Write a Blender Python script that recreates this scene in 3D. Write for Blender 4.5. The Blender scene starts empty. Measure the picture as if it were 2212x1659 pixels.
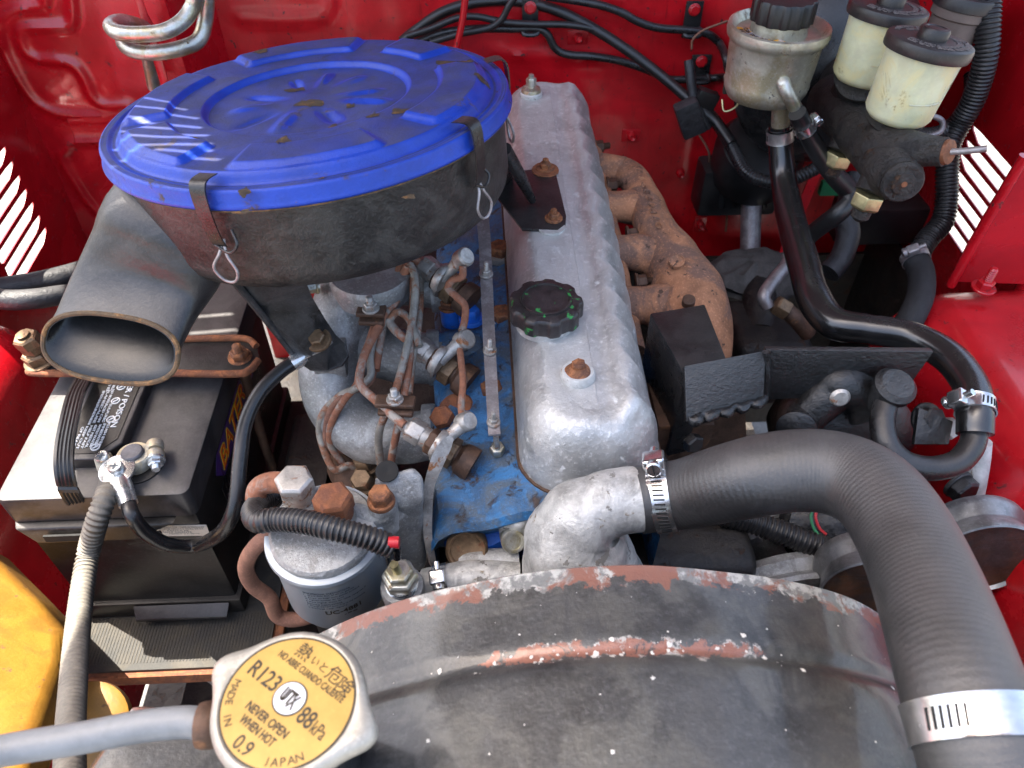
import bpy, bmesh, math, random
from mathutils import Vector, Matrix, noise
random.seed(7)
rad = math.radians
scene = bpy.context.scene
col = scene.collection

# ------------------------------------------------------------------ camera, sky, sun, exposure
CAMZ, PITCH, YAW = 1.40, 45.0, -2.6
F, IW, IH = 1660.0, 2212.0, 1659.0
cam_d = bpy.data.cameras.new('camera'); cam = bpy.data.objects.new('camera', cam_d); col.objects.link(cam)
cam.location = (0, 0, CAMZ); cam.rotation_euler = (rad(90 - PITCH), 0, rad(YAW))
cam_d.sensor_fit = 'HORIZONTAL'; cam_d.sensor_width = 36; cam_d.lens = 36 * F / IW
cam_d.clip_start = 0.02; cam_d.clip_end = 500
cam_d.dof.use_dof = True; cam_d.dof.focus_distance = 0.60; cam_d.dof.aperture_fstop = 12.0
scene.camera = cam
SUN = Vector((-0.35, 0.20, 0.91)).normalized()          # direction towards the sun
wd = bpy.data.worlds.new('World'); scene.world = wd; wd.use_nodes = True
wn = wd.node_tree; bg = wn.nodes['Background']
sky = wn.nodes.new('ShaderNodeTexSky'); sky.sky_type = 'NISHITA'; sky.sun_disc = False
sky.sun_elevation = math.asin(SUN.z); sky.sun_rotation = math.atan2(SUN.x, SUN.y)
wn.links.new(sky.outputs[0], bg.inputs[0]); bg.inputs[1].default_value = 0.15; sky.dust_density = 5.0; sky.ozone_density = 0.3; sky.air_density = 1.0
sd = bpy.data.lights.new('sun', 'SUN'); sd.energy = 5.0; sd.angle = rad(0.3); sd.color = (1, .95, .87)
so = bpy.data.objects.new('sun', sd); col.objects.link(so)
so.rotation_euler = (-SUN).to_track_quat('-Z', 'Y').to_euler()
scene.view_settings.view_transform = 'Standard'; scene.view_settings.look = 'None'
scene.view_settings.exposure = 2.15; scene.view_settings.gamma = 1.0
scene.view_settings.use_curve_mapping = False
scene.view_settings.use_white_balance = True; scene.view_settings.white_balance_temperature = 6700   # camera balanced for open shade

# ------------------------------------------------------------------ measuring: picture position + height below the eye -> place
CR = Matrix.Rotation(rad(YAW), 3, 'Z') @ Matrix.Rotation(rad(90 - PITCH), 3, 'X')
CL = Vector((0, 0, CAMZ))
CF = CR @ Vector((0, 0, -1))
def ray(x, y): return CR @ Vector((x - IW / 2, IH / 2 - y, -F))
def P(x, y, h):
    r = ray(x, y); return CL + r * (h / -r.z)
def PY(x, y, Y):
    r = ray(x, y); return CL + r * (Y / r.y)
def PX(x, y, X):
    r = ray(x, y); return CL + r * (X / r.x)
def PD(x, y, d): return CL + ray(x, y) * (d / F)
def S(p): return (p - CL).dot(CF) / F          # metres per picture pixel at p
def V(*a): return Vector(a)
UP = V(0, 0, 1)

# ------------------------------------------------------------------ mesh building
def basis(axis, ref=None):
    z = Vector(axis).normalized()
    r = Vector(ref) if ref is not None else (V(0, 0, 1) if abs(z.z) < .9 else V(1, 0, 0))
    x = (r - z * r.dot(z)).normalized(); y = z.cross(x)
    return x, y, z
def catmull(pts, n):
    out = []
    m = len(pts)
    for i in range(m - 1):
        p0 = pts[max(i - 1, 0)]; p1 = pts[i]; p2 = pts[i + 1]; p3 = pts[min(i + 2, m - 1)]
        if i == 0: p0 = p1 * 2 - p2
        if i == m - 2: p3 = p2 * 2 - p1
        for k in range(n):
            t = k / n
            out.append(.5 * ((2 * p1) + (-p0 + p2) * t + (2 * p0 - 5 * p1 + 4 * p2 - p3) * t * t + (-p0 + 3 * p1 - 3 * p2 + p3) * t ** 3))
    out.append(pts[-1].copy()); return out
def resample(pts, step):
    L = [0]
    for a, b in zip(pts, pts[1:]): L.append(L[-1] + (b - a).length)
    n = max(2, int(round(L[-1] / step))); out = []; j = 0
    for i in range(n + 1):
        s = L[-1] * i / n
        while j < len(L) - 2 and L[j + 1] < s: j += 1
        d = L[j + 1] - L[j]; t = 0 if d < 1e-9 else (s - L[j]) / d
        out.append(pts[j].lerp(pts[j + 1], t))
    return out, L[-1]

class MB:
    def __init__(s): s.v = []; s.f = []; s.uv = {}
    def grid(s, rows, closed=True, cap0=False, cap1=False, uv=None):
        b = len(s.v); n = len(rows[0]); m = len(rows)
        for r in rows: s.v.extend([Vector(p) for p in r])
        lim = n if closed else n - 1
        for i in range(m - 1):
            for j in range(lim):
                k = (j + 1) % n
                if uv:
                    s.uv[len(s.f)] = ((j / n, uv[i]), ((j + 1) / n, uv[i]), ((j + 1) / n, uv[i + 1]), (j / n, uv[i + 1]))
                s.f.append((b + i * n + j, b + i * n + k, b + (i + 1) * n + k, b + (i + 1) * n + j))
        if cap0: s.f.append(tuple(b + j for j in reversed(range(n))))
        if cap1: s.f.append(tuple(b + (m - 1) * n + j for j in range(n)))
        return s
    def tube(s, pts, r, seg=14, sub=8, corr=None, caps=True, flat=None, step=None, smooth=True):
        pts = [Vector(p) for p in pts]
        rr = list(r) if isinstance(r, (list, tuple)) else [r] * len(pts)
        path = catmull(pts, sub) if smooth and len(pts) > 2 else [p.copy() for p in pts]
        if len(path) == len(pts): rp = rr[:]
        else:
            rp = []
            for i in range(len(pts) - 1):
                for k in range(sub):
                    t = k / sub; t = t * t * (3 - 2 * t); rp.append(rr[i] * (1 - t) + rr[i + 1] * t)
            rp.append(rr[-1])
        if corr or step:
            st = step or corr[0] / 6
            q, L = resample(path, st); n = len(q) - 1
            rn = []
            for i in range(n + 1):
                t = i / n * (len(rp) - 1); a = int(min(t, len(rp) - 2)); rn.append(rp[a] + (rp[a + 1] - rp[a]) * (t - a))
            path = q; rp = rn
        Ls = [0]
        for a, b2 in zip(path, path[1:]): Ls.append(Ls[-1] + (b2 - a).length)
        if corr:
            per, amp = corr
            rp = [x * (1 + amp * max(-1, min(1, 1.6 * math.sin(2 * math.pi * l / per)))) for x, l in zip(rp, Ls)]
        rows = []; xdir = None
        for i, p in enumerate(path):
            a = path[max(i - 1, 0)]; c = path[min(i + 1, len(path) - 1)]; t = (c - a).normalized()
            if xdir is None: xdir = basis(t)[0]
            xdir = (xdir - t * xdir.dot(t)).normalized(); y = t.cross(xdir)
            rows.append([p + (xdir * math.cos(2 * math.pi * j / seg) + y * math.sin(2 * math.pi * j / seg)) * rp[i] for j in range(seg)])
        s.grid(rows, True, caps, caps, Ls); return s
    def lathe(s, prof, o, axis=UP, seg=40, rf=None, ref=None):
        x, y, z = basis(axis, ref); o = Vector(o); rows = []
        for (r, t) in prof:
            row = []
            for j in range(seg):
                a = 2 * math.pi * j / seg; q = rf(a, r, t) if rf else r
                row.append(o + (x * math.cos(a) + y * math.sin(a)) * max(q, 1e-5) + z * t)
            rows.append(row)
        s.grid(rows, True, True, True); return s
    def box(s, c, size, rot=None):
        c = Vector(c); b = len(s.v); R = rot or Matrix.Identity(3)
        for k in (-1, 1):
            for j in (-1, 1):
                for i in (-1, 1): s.v.append(c + R @ V(i * size[0] / 2, j * size[1] / 2, k * size[2] / 2))
        for f in ((0, 2, 3, 1), (4, 5, 7, 6), (0, 1, 5, 4), (2, 6, 7, 3), (0, 4, 6, 2), (1, 3, 7, 5)): s.f.append(tuple(b + i for i in f))
        return s
    def hexa(s, lo, hi):
        b = len(s.v); s.v.extend([Vector(p) for p in lo] + [Vector(p) for p in hi]); n = len(lo)
        s.f.append(tuple(b + i for i in reversed(range(n)))); s.f.append(tuple(b + n + i for i in range(n)))
        for i in range(n):
            k = (i + 1) % n; s.f.append((b + i, b + k, b + n + k, b + n + i))
        return s
    def plate(s, pts, normal, th):                 # polygon given in space, thickened against the normal
        n = Vector(normal).normalized() * th
        a = [Vector(p) for p in pts]
        nn = V(0, 0, 0)
        for i in range(len(a)): nn += a[i].cross(a[(i + 1) % len(a)])
        if nn.dot(n) < 0: a.reverse()
        return s.hexa([p - n for p in a], a)
    def hexhead(s, o, axis, R, h, ref=None):
        prof = [(R * .985, 0), (R, h * .05), (R, h * .82), (R * .84, h), (0, h)]
        x, y, z = basis(axis, ref); o = Vector(o); rows = []
        for (r, t) in prof:
            row = []
            for j in range(6):
                a = math.pi / 3 * j; row.append(o + (x * math.cos(a) + y * math.sin(a)) * max(r, 1e-5) + z * t)
            rows.append(row)
        return s.grid(rows, True, True, False)
    def merge(s, m, mat=None):
        b = len(s.v); s.v.extend([(mat @ Vector(p)) if mat is not None else Vector(p) for p in m.v])
        for i, f in enumerate(m.f):
            if i in m.uv: s.uv[len(s.f)] = m.uv[i]
            s.f.append(tuple(b + k for k in f))
        return s
    def xf(s, fn): s.v = [Vector(fn(p)) for p in s.v]; return s
    def noise(s, amp, sc, off=0):
        s.v = [p + noise.noise_vector(p * sc + V(off, off, off)) * amp for p in s.v]; return s
    def mesh(s, name, bevel=0, bang=30, seg=2, sharp=38):
        me = bpy.data.meshes.new(name)
        me.from_pydata([tuple(p) for p in s.v], [], s.f)
        if s.uv:
            ul = me.uv_layers.new(name='UVMap')
            for p in me.polygons:
                q = s.uv.get(p.index)
                if q:
                    for li, uvv in zip(p.loop_indices, q): ul.data[li].uv = uvv
        if bevel or not s.uv:
            bm = bmesh.new(); bm.from_mesh(me)
            if bevel:
                bmesh.ops.remove_doubles(bm, verts=bm.verts, dist=1e-5)
                es = [e for e in bm.edges if len(e.link_faces) == 2 and e.calc_face_angle(0) > rad(bang)]
                bmesh.ops.bevel(bm, geom=es, offset=bevel, segments=seg, affect='EDGES', profile=.6, clamp_overlap=True)
            bmesh.ops.recalc_face_normals(bm, faces=bm.faces)
            bm.to_mesh(me); bm.free()
        else:
            bm = bmesh.new(); bm.from_mesh(me); bmesh.ops.recalc_face_normals(bm, faces=bm.faces); bm.to_mesh(me); bm.free()
        me.polygons.foreach_set('use_smooth', [True] * len(me.polygons))
        me.set_sharp_from_angle(angle=rad(sharp))
        me.update(); return me

class Thing:
    all = []
    def __init__(s, name, label, cat, group=None, kind=None):
        s.name, s.label, s.cat, s.group, s.kind = name, label, cat, group, kind; s.parts = []; Thing.all.append(s)
    def add(s, name, mb, mat, parent=None, bevel=0, seg=2, label=None, kind=None, sharp=38, bang=30):
        s.parts.append((name, mb, mat, parent, bevel, seg, label, kind, sharp, bang)); return len(s.parts) - 1
    def finish(s):
        allv = [p for q in s.parts for p in q[1].v]
        lo = V(*[min(p[i] for p in allv) for i in range(3)]); hi = V(*[max(p[i] for p in allv) for i in range(3)])
        base = V((lo.x + hi.x) / 2, (lo.y + hi.y) / 2, lo.z)
        single = len(s.parts) == 1
        objs = []
        if not single:
            root = bpy.data.objects.new(s.name, None); root.empty_display_size = .02; col.objects.link(root); root.location = base
        for (name, mb, mat, parent, bevel, seg, label, kind, sharp, bang) in s.parts:
            mb.v = [p - base for p in mb.v]
            nm = s.name if single else name
            me = mb.mesh(nm, bevel, bang, seg, sharp); me.materials.append(MAT[mat])
            o = bpy.data.objects.new(nm, me); col.objects.link(o)
            if single: o.location = base; root = o
            else:
                o.parent = root if parent is None else objs[parent]
                if label: o['label'] = label
                if kind: o['kind'] = kind
            objs.append(o)
        root['label'] = s.label
        if s.cat: root['category'] = s.cat
        if s.group: root['group'] = s.group
        if s.kind: root['kind'] = s.kind

def bolt(R=.008, h=.006, o=V(0, 0, 0), axis=UP, washer=1.45, wh=.0018, stud=0, seed=0):
    m = MB(); x, y, z = basis(axis)
    o = Vector(o)
    if washer: m.lathe([(R * washer, -.0005), (R * washer, wh * .7), (R * washer * .94, wh), (R * .5, wh)], o, axis, 24)
    m.hexhead(o + z * (wh if washer else 0), axis, R, h, ref=basis(axis)[0] + basis(axis)[1] * random.uniform(-.5, .5))
    if stud:
        st = [(R * .5, 0)]
        n = 7
        for i in range(n): st += [(R * .52, h + stud * i / n), (R * .44, h + stud * (i + .5) / n)]
        st += [(R * .3, h + stud), (0, h + stud)]
        m.lathe(st, o + z * wh, axis, 14)
    return m
def rrect(a, b, r, n=8):                            # rounded rectangle outline, half sizes a, b
    out = []
    r = max(min(r, a - 1e-4, b - 1e-4), 1e-4)
    for (sx, sy, a0) in ((1, 1, 0), (-1, 1, 90), (-1, -1, 180), (1, -1, 270)):
        cx, cy = sx * (a - r), sy * (b - r)
        for k in range(n + 1):
            t = rad(a0 + 90 * k / n); out.append((cx + r * math.cos(t), cy + r * math.sin(t)))
    # extra points along the long sides
    res = []
    for i in range(len(out)):
        p, q = out[i], out[(i + 1) % len(out)]
        res.append(p); L = math.hypot(q[0] - p[0], q[1] - p[1])
        if L > .02:
            k = 24
            for j in range(1, k): res.append((p[0] + (q[0] - p[0]) * j / k, p[1] + (q[1] - p[1]) * j / k))
    return res
def dome(a, b, rc, prof, fn=None):
    """rings of a rounded rectangle, each inset d (or dx, dy) at height z"""
    rows = []
    base = rrect(a, b, rc)
    for q in prof:
        dx, dy, z = q if len(q) == 3 else (q[0], q[0], q[1])
        row = []
        for (x, y) in base:
            nx = x * (a - dx) / a; ny = y * (b - dy) / b
            row.append(V(nx, ny, z))
        rows.append(row)
    m = MB(); m.grid(rows, True, True, True)
    if fn: m.xf(fn)
    return m
def curve_mesh(cu):
    o = bpy.data.objects.new('tmp', cu); col.objects.link(o)
    dg = bpy.context.evaluated_depsgraph_get(); dg.update()
    me = bpy.data.meshes.new_from_object(o.evaluated_get(dg))
    m = MB(); m.v = [v.co.copy() for v in me.vertices]; m.f = [tuple(p.vertices) for p in me.polygons]
    bpy.data.objects.remove(o); bpy.data.curves.remove(cu); bpy.data.meshes.remove(me)
    return m
def text(body, w=None, h=None, ext=.00015, bold=0, shear=0):
    """lettering in the xy plane centred on the origin, fitted to width w and height h"""
    cu = bpy.data.curves.new('t', 'FONT'); cu.body = body; cu.size = 1; cu.extrude = 0.0; cu.offset = bold; cu.shear = shear
    cu.resolution_u = 3
    m = curve_mesh(cu)
    if not m.v: return m
    lo = [min(p[i] for p in m.v) for i in (0, 1)]; hi = [max(p[i] for p in m.v) for i in (0, 1)]
    sy = h / (hi[1] - lo[1]) if h else None
    sx = w / (hi[0] - lo[0]) if w else sy
    if sy is None: sy = sx
    cx, cy = (lo[0] + hi[0]) / 2, (lo[1] + hi[1]) / 2
    m.xf(lambda p: V((p.x - cx) * sx, (p.y - cy) * sy, 0))
    # a thin body so that print is not a paper sheet
    n = len(m.v); f0 = list(m.f)
    m.v += [p + V(0, 0, -ext) for p in m.v]
    edges = {}
    for f in f0:
        for i in range(len(f)):
            e = (f[i], f[(i + 1) % len(f)])
            if (e[1], e[0]) in edges: edges.pop((e[1], e[0]))
            else: edges[e] = 1
    for (a, b) in edges: m.f.append((a, a + n, b + n, b))
    return m
def frame(o, x, y):
    x = Vector(x).normalized(); y = Vector(y); y = (y - x * y.dot(x)).normalized(); z = x.cross(y)
    M = Matrix((x, y, z)).transposed().to_4x4(); M.translation = o; return M
def sheet(outline, holes, th):
    cu = bpy.data.curves.new('c', 'CURVE'); cu.dimensions = '2D'; cu.fill_mode = 'BOTH'; cu.extrude = th / 2
    for lp in [outline] + holes:
        sp = cu.splines.new('POLY'); sp.points.add(len(lp) - 1); sp.use_cyclic_u = True
        for p, c in zip(sp.points, lp): p.co = (c[0], c[1], 0, 1)
    return curve_mesh(cu)
def ring(path_pt, axis, r, w, th, seg=48):
    return MB().lathe([(r, -w / 2), (r + th, -w / 2), (r + th * 1.15, -w / 2 + w * .08), (r + th, -w * .4), (r + th, w * .4), (r + th * 1.15, w / 2 - w * .08), (r + th, w / 2), (r, w / 2)], path_pt, axis, seg)
def hose_clamp(o, axis, r, w, label, mat='stainless', screw_dir=UP, slots=(20, 150), sw=1.0, group=None, face=None, span=70):
    t = Thing('hose_clamp', label, 'hose clamp', group)
    x, y, z = basis(axis, screw_dir)
    o = Vector(o)
    if face is not None:
        ac_ = math.degrees(math.atan2(Vector(face).dot(y), Vector(face).dot(x))); slots = (ac_ - span / 2, ac_ + span / 2)
    m = MB(); m.grid([[o + (x * math.cos(a) + y * math.sin(a)) * q + z * e for a in [2 * math.pi * j / 56 for j in range(56)]] for (q, e) in
        [(r, -w / 2), (r + .0012, -w / 2), (r + .0009, -w * .42), (r + .0009, w * .42), (r + .0012, w / 2), (r, w / 2), (r, -w / 2)]])
    b = t.add('band', m, mat)
    # worm-drive slots pressed into the band
    sm = MB(); a0, a1 = slots; st = math.degrees(.0031 / r)
    a = a0
    while a < a1:
        t0 = rad(a); d = x * math.cos(t0) + y * math.sin(t0); tg = -x * math.sin(t0) + y * math.cos(t0)
        zz = (z + tg * .12).normalized()
        R = Matrix((tg, zz, tg.cross(zz))).transposed()
        sm.box(o + d * (r + .0007), (.0011, w * .52, .0012), R); a += st
    t.add('slot_row', sm, 'void', b, kind='stuff')
    # screw housing and screw
    hc = o + x * (r + .0045 * sw)
    R = Matrix((y, z, x)).transposed()
    t.add('screw_housing', MB().box(hc, (.013 * sw, w * 1.12, .0085 * sw), R), mat, b, bevel=.0022 * sw, seg=3)
    sc = MB().tube([hc - y * .013 * sw, hc + y * .006 * sw], .0026 * sw, 12, smooth=False)
    sc.lathe([(.0046 * sw, 0), (.005 * sw, .0006), (.005 * sw, .004 * sw), (.004 * sw, .0048 * sw), (0, .0048 * sw)], hc + y * .006 * sw, y, 12)
    si = t.add('screw', sc, mat, b)
    sl = MB().box(hc + y * (.006 * sw + .0048 * sw), (.0009, .008 * sw, .001), Matrix((z, x, y)).transposed())
    t.add('screw_slot', sl, 'void', b)
    return t
# ------------------------------------------------------------------ materials
MAT = {}
def ramp(nt, src, a, b):
    r = nt.nodes.new('ShaderNodeMapRange'); r.inputs[1].default_value = a; r.inputs[2].default_value = b
    r.interpolation_type = 'SMOOTHSTEP'; nt.links.new(src, r.inputs[0]); return r.outputs[0]
def mixc(nt, f, a, b):
    m = nt.nodes.new('ShaderNodeMix'); m.data_type = 'RGBA'
    for s, v in ((m.inputs[0], f), (m.inputs[6], a), (m.inputs[7], b)):
        if isinstance(v, (int, float)): s.default_value = v
        elif isinstance(v, tuple): s.default_value = (*v, 1)
        else: nt.links.new(v, s)
    return m.outputs[2]
def mixf(nt, f, a, b):
    m = nt.nodes.new('ShaderNodeMix'); m.data_type = 'FLOAT'
    for s, v in ((m.inputs[0], f), (m.inputs[2], a), (m.inputs[3], b)):
        if isinstance(v, (int, float)): s.default_value = v
        else: nt.links.new(v, s)
    return m.outputs[0]
def mth(nt, op, a, b=0.0):
    m = nt.nodes.new('ShaderNodeMath'); m.operation = op
    for s, v in ((m.inputs[0], a), (m.inputs[1], b)):
        if isinstance(v, (int, float)): s.default_value = v
        else: nt.links.new(v, s)
    return m.outputs[0]
def nz(nt, vec, scale, detail=6, rough=.6, dist=0):
    n = nt.nodes.new('ShaderNodeTexNoise'); n.inputs['Scale'].default_value = scale; n.inputs['Detail'].default_value = detail
    n.inputs['Roughness'].default_value = rough; n.inputs['Distortion'].default_value = dist
    nt.links.new(vec, n.inputs['Vector']); return n.outputs['Fac']
def mat(name, c, rough=.5, metal=0., var=.3, vs=45, fine=.25, fs=420, c2=None, dust=0., dustc=(.16, .145, .125), dz=(.55, .95),
        rust=0., rustc=(.23, .085, .03), rs=70, rust2=None, chip=0., chipc=(.5, .5, .48), cs=110, bump=.25, bs=350, bd=.0006, coat=0.,
        streak=0., spec=.5, rib=None, trans=0., sss=0., rvar=.15, edge=None, fn=None):
    m = bpy.data.materials.new(name); m.use_nodes = True; nt = m.node_tree; MAT[name] = m
    b = nt.nodes['Principled BSDF']; N = nt.nodes; L = nt.links
    tc = N.new('ShaderNodeTexCoord'); oi = N.new('ShaderNodeObjectInfo')
    add = N.new('ShaderNodeVectorMath'); add.operation = 'ADD'; sc = N.new('ShaderNodeVectorMath'); sc.operation = 'SCALE'
    cmb = N.new('ShaderNodeCombineXYZ')
    for i in range(3): L.new(oi.outputs['Random'], cmb.inputs[i])
    L.new(cmb.outputs[0], sc.inputs[0]); sc.inputs['Scale'].default_value = 7.3
    L.new(tc.outputs['Object'], add.inputs[0]); L.new(sc.outputs[0], add.inputs[1]); vec = add.outputs[0]
    n1 = nz(nt, vec, vs, 7, .62, .4); n2 = nz(nt, vec, fs, 4, .7)
    dark = tuple(x * (1 - var) for x in c); lite = tuple(min(1, x * (1 + var * .7)) for x in c)
    col_ = mixc(nt, ramp(nt, n1, .3, .7), dark, lite)
    if c2: col_ = mixc(nt, ramp(nt, nz(nt, vec, vs * .8, 8, .66, .8), .44, .6), col_, c2)
    if fine: col_ = mixc(nt, mth(nt, 'MULTIPLY', ramp(nt, n2, .5, .78), fine), col_, tuple(min(1, x * 2.2 + (.05 if max(c) > .1 else .02)) for x in c))
    ro = mixf(nt, n1, max(.03, rough - rvar), min(1, rough + rvar)); me = metal; hgt = None
    if streak:
        mp = N.new('ShaderNodeMapping'); mp.inputs['Scale'].default_value = (1, 1, .12); L.new(vec, mp.inputs[0])
        s_ = ramp(nt, nz(nt, mp.outputs[0], 190, 4, .6), .58, .74); col_ = mixc(nt, mth(nt, 'MULTIPLY', s_, streak), col_, tuple(x * .25 for x in c))
    if chip:
        n3 = nz(nt, vec, cs, 5, .6, .3); f3 = ramp(nt, n3, .66 - chip * .3, .69 - chip * .3)
        col_ = mixc(nt, f3, col_, chipc); ro = mixf(nt, f3, ro, .75); me = mixf(nt, f3, me, 0.)
    if rust:
        n4 = nz(nt, vec, rs, 9, .68, .5); f4 = ramp(nt, n4, .62 - rust * .4, .70 - rust * .3)
        rc = mixc(nt, ramp(nt, nz(nt, vec, rs * 5, 5, .7), .35, .7), rustc, rust2 or tuple(x * .45 for x in rustc))
        col_ = mixc(nt, f4, col_, rc); ro = mixf(nt, f4, ro, .85); me = mixf(nt, f4, me, 0.); hgt = f4
    if fn: col_, ro, me = fn(nt, vec, col_, ro, me, tc)
    if dust:
        g = N.new('ShaderNodeNewGeometry'); sp = N.new('ShaderNodeSeparateXYZ'); L.new(g.outputs['Normal'], sp.inputs[0])
        f5 = mth(nt, 'MULTIPLY', ramp(nt, sp.outputs[2], *dz), mixf(nt, ramp(nt, nz(nt, vec, 60, 7, .65), .25, .75), dust * .55, dust))
        f5 = mth(nt, 'MULTIPLY', f5, mixf(nt, ramp(nt, n2, .3, .7), .75, 1.1))
        col_ = mixc(nt, f5, col_, dustc); ro = mixf(nt, f5, ro, .9); me = mixf(nt, f5, me, 0.)
    def setin(s, v):
        if isinstance(v, (int, float)): s.default_value = v
        else: L.new(v, s)
    L.new(col_, b.inputs['Base Color']); setin(b.inputs['Roughness'], ro); setin(b.inputs['Metallic'], me)
    b.inputs['Specular IOR Level'].default_value = spec
    b.inputs['Coat Weight'].default_value = coat; b.inputs['Coat Roughness'].default_value = .12
    if trans: b.inputs['Transmission Weight'].default_value = trans
    if sss:
        b.inputs['Subsurface Weight'].default_value = sss; b.inputs['Subsurface Radius'].default_value = (.02, .018, .01); b.inputs['Subsurface Scale'].default_value = .6
    if bump:
        h = mth(nt, 'ADD', nz(nt, vec, bs, 6, .7), mth(nt, 'MULTIPLY', n1, .8))
        if hgt is not None: h = mth(nt, 'ADD', h, mth(nt, 'MULTIPLY', hgt, .7))
        if rib:
            uv = N.new('ShaderNodeSeparateXYZ'); L.new(tc.outputs['UV'], uv.inputs[0])
            w = mth(nt, 'SINE', mth(nt, 'ADD', mth(nt, 'MULTIPLY', uv.outputs[1], 2 * math.pi / rib[0]), mth(nt, 'MULTIPLY', n1, 3.0)))
            h = mth(nt, 'ADD', h, mth(nt, 'MULTIPLY', w, rib[1]))
        bp = N.new('ShaderNodeBump'); bp.inputs['Strength'].default_value = bump; bp.inputs['Distance'].default_value = bd
        L.new(h, bp.inputs['Height']); L.new(bp.outputs[0], b.inputs['Normal'])
    return m

mat('red_paint', (.47, .0045, .011), .26, var=.22, vs=14, fine=.08, coat=.6, bump=.34, bs=170, bd=.0009, dust=.12, dustc=(.30, .05, .05), dz=(.5, 1), rust=.02, rustc=(.08, .012, .012), rs=70)
mat('red_grimy', (.52, .0045, .011), .33, var=.3, vs=12, fine=.08, coat=.35, bump=.35, bs=200, bd=.0009, dust=.10, dustc=(.3, .06, .05), dz=(.5, 1), chip=.055, chipc=(.07, .010, .010), cs=110, streak=.5)
mat('red_under', (.085, .012, .013), .6, var=.3, vs=12, fine=.1, bump=.2)
mat('concrete', (.135, .133, .128), .85, var=.4, vs=22, fine=.5, fs=60, c2=(.17, .168, .163), bump=.4, bs=60, bd=.004)
mat('void', (.006, .006, .006), .8, var=.1, bump=0, fine=0)
mat('grime', (.016, .014, .013), .5, var=.6, vs=36, fine=.3, c2=(.032, .027, .022), dust=.12, dustc=(.07, .06, .05), bump=.7, bs=160, bd=.002, rust=.10, rustc=(.08, .04, .022))
mat('grime_wet', (.012, .0115, .0115), .22, var=.5, vs=50, fine=.3, dust=.05, dustc=(.06, .055, .05), bump=.8, bs=160, bd=.0018, spec=.7)
def lid_fn(nt, vec, c, ro, me, tc):
    g = nt.nodes.new('ShaderNodeNewGeometry'); sp = nt.nodes.new('ShaderNodeSeparateXYZ'); nt.links.new(g.outputs['Normal'], sp.inputs[0])
    n = nz(nt, vec, 38, 8, .65, .6)
    f = mth(nt, 'MULTIPLY', ramp(nt, sp.outputs[2], .955, .996), mixf(nt, ramp(nt, n, .3, .68), .55, .96))
    f = mth(nt, 'MULTIPLY', f, mixf(nt, ramp(nt, nz(nt, vec, 900, 3, .7), .3, .7), .82, 1.05))
    dc = mixc(nt, ramp(nt, nz(nt, vec, 20, 6), .35, .7), (.026, .032, .088), (.055, .06, .12))
    return mixc(nt, f, c, dc), mixf(nt, f, ro, .75), me
mat('blue_lid', (.003, .042, .36), .42, var=.25, vs=30, fine=.1, coat=.0, bump=.5, bs=420, bd=.0009, fn=lid_fn, rust=.05, rustc=(.10, .06, .03), rs=34, rust2=(.05, .04, .03))
def edge_rust(lo, hi, rc, scale=90):
    def fn(nt, vec, c, ro, me, tc):
        g = nt.nodes.new('ShaderNodeNewGeometry')
        f = ramp(nt, mth(nt, 'ADD', g.outputs['Pointiness'], mth(nt, 'MULTIPLY', mth(nt, 'SUBTRACT', nz(nt, vec, scale, 7, .7), .5), .12)), lo, hi)
        return mixc(nt, f, c, rc), mixf(nt, f, ro, .8), me
    return fn
mat('black_paint', (.012, .0115, .012), .28, var=.5, vs=40, fine=.5, fs=520, c2=(.022, .021, .021), dust=.14, dustc=(.09, .085, .085), dz=(.35, .95), bump=.45, bs=260, bd=.0010, spec=.6)
mat('black_housing', (.009, .009, .0095), .33, var=.55, vs=34, fine=.7, fs=380, c2=(.032, .031, .029), dust=.22, dustc=(.11, .105, .095), dz=(.2, .9), bump=.75, bs=180, bd=.0016, spec=.6)
mat('black_snorkel', (.012, .0115, .0125), .32, var=.55, vs=30, fine=.6, fs=420, c2=(.026, .025, .026), dust=.28, dustc=(.14, .135, .135), dz=(.45, .95), bump=.5, bs=220, bd=.0010, spec=.6)
mat('arm_grey', (.040, .040, .042), .34, metal=.2, var=.5, vs=40, fine=.6, fs=460, c2=(.07, .07, .072), dust=.3, dustc=(.13, .125, .12), dz=(.3, .95), bump=.6, bs=230, bd=.0011)
mat('paint_chip', (.05, .036, .02), .7, var=.5, vs=120, fine=.4, rust=.3, rustc=(.20, .10, .03), rs=150, bump=.6)
mat('bore_shade', (.006, .006, .0065), .3, var=.5, vs=40, fine=.4, fs=500, dust=.05, bump=.4)  # duct interior coloured darker than the snorkel to stand for shade inside
mat('rim_rust', (.10, .065, .035), .8, var=.4, vs=120, fine=.3, rust=.3, rustc=(.28, .15, .06), bump=.5)
mat('black_weld', (.009, .009, .0095), .16, var=.5, vs=70, fine=.7, fs=640, bump=1.0, bs=330, bd=.0016, dust=.06, dustc=(.07, .07, .07), spec=.9, rvar=.08)
mat('black_plastic', (.012, .012, .0125), .36, var=.4, vs=40, fine=.4, fs=650, dust=.15, dustc=(.12, .11, .105), dz=(.5, .95), bump=.3, bs=300)
mat('battery_case', (.011, .010, .0095), .33, var=.5, vs=30, fine=.9, fs=300, dust=.20, dustc=(.11, .09, .065), dz=(-.2, .8), bump=.3, bs=300)
mat('battery_top', (.018, .017, .018), .36, var=.5, vs=24, fine=.4, fs=500, c2=(.045, .041, .041), dust=.45, dustc=(.16, .15, .145), dz=(.6, .95), bump=.25, bs=300)
mat('rubber', (.012, .012, .0125), .36, var=.35, vs=40, fine=.2, fs=600, dust=.12, dustc=(.12, .115, .11), dz=(.3, 1), bump=.2, bs=500, spec=.6)
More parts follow.
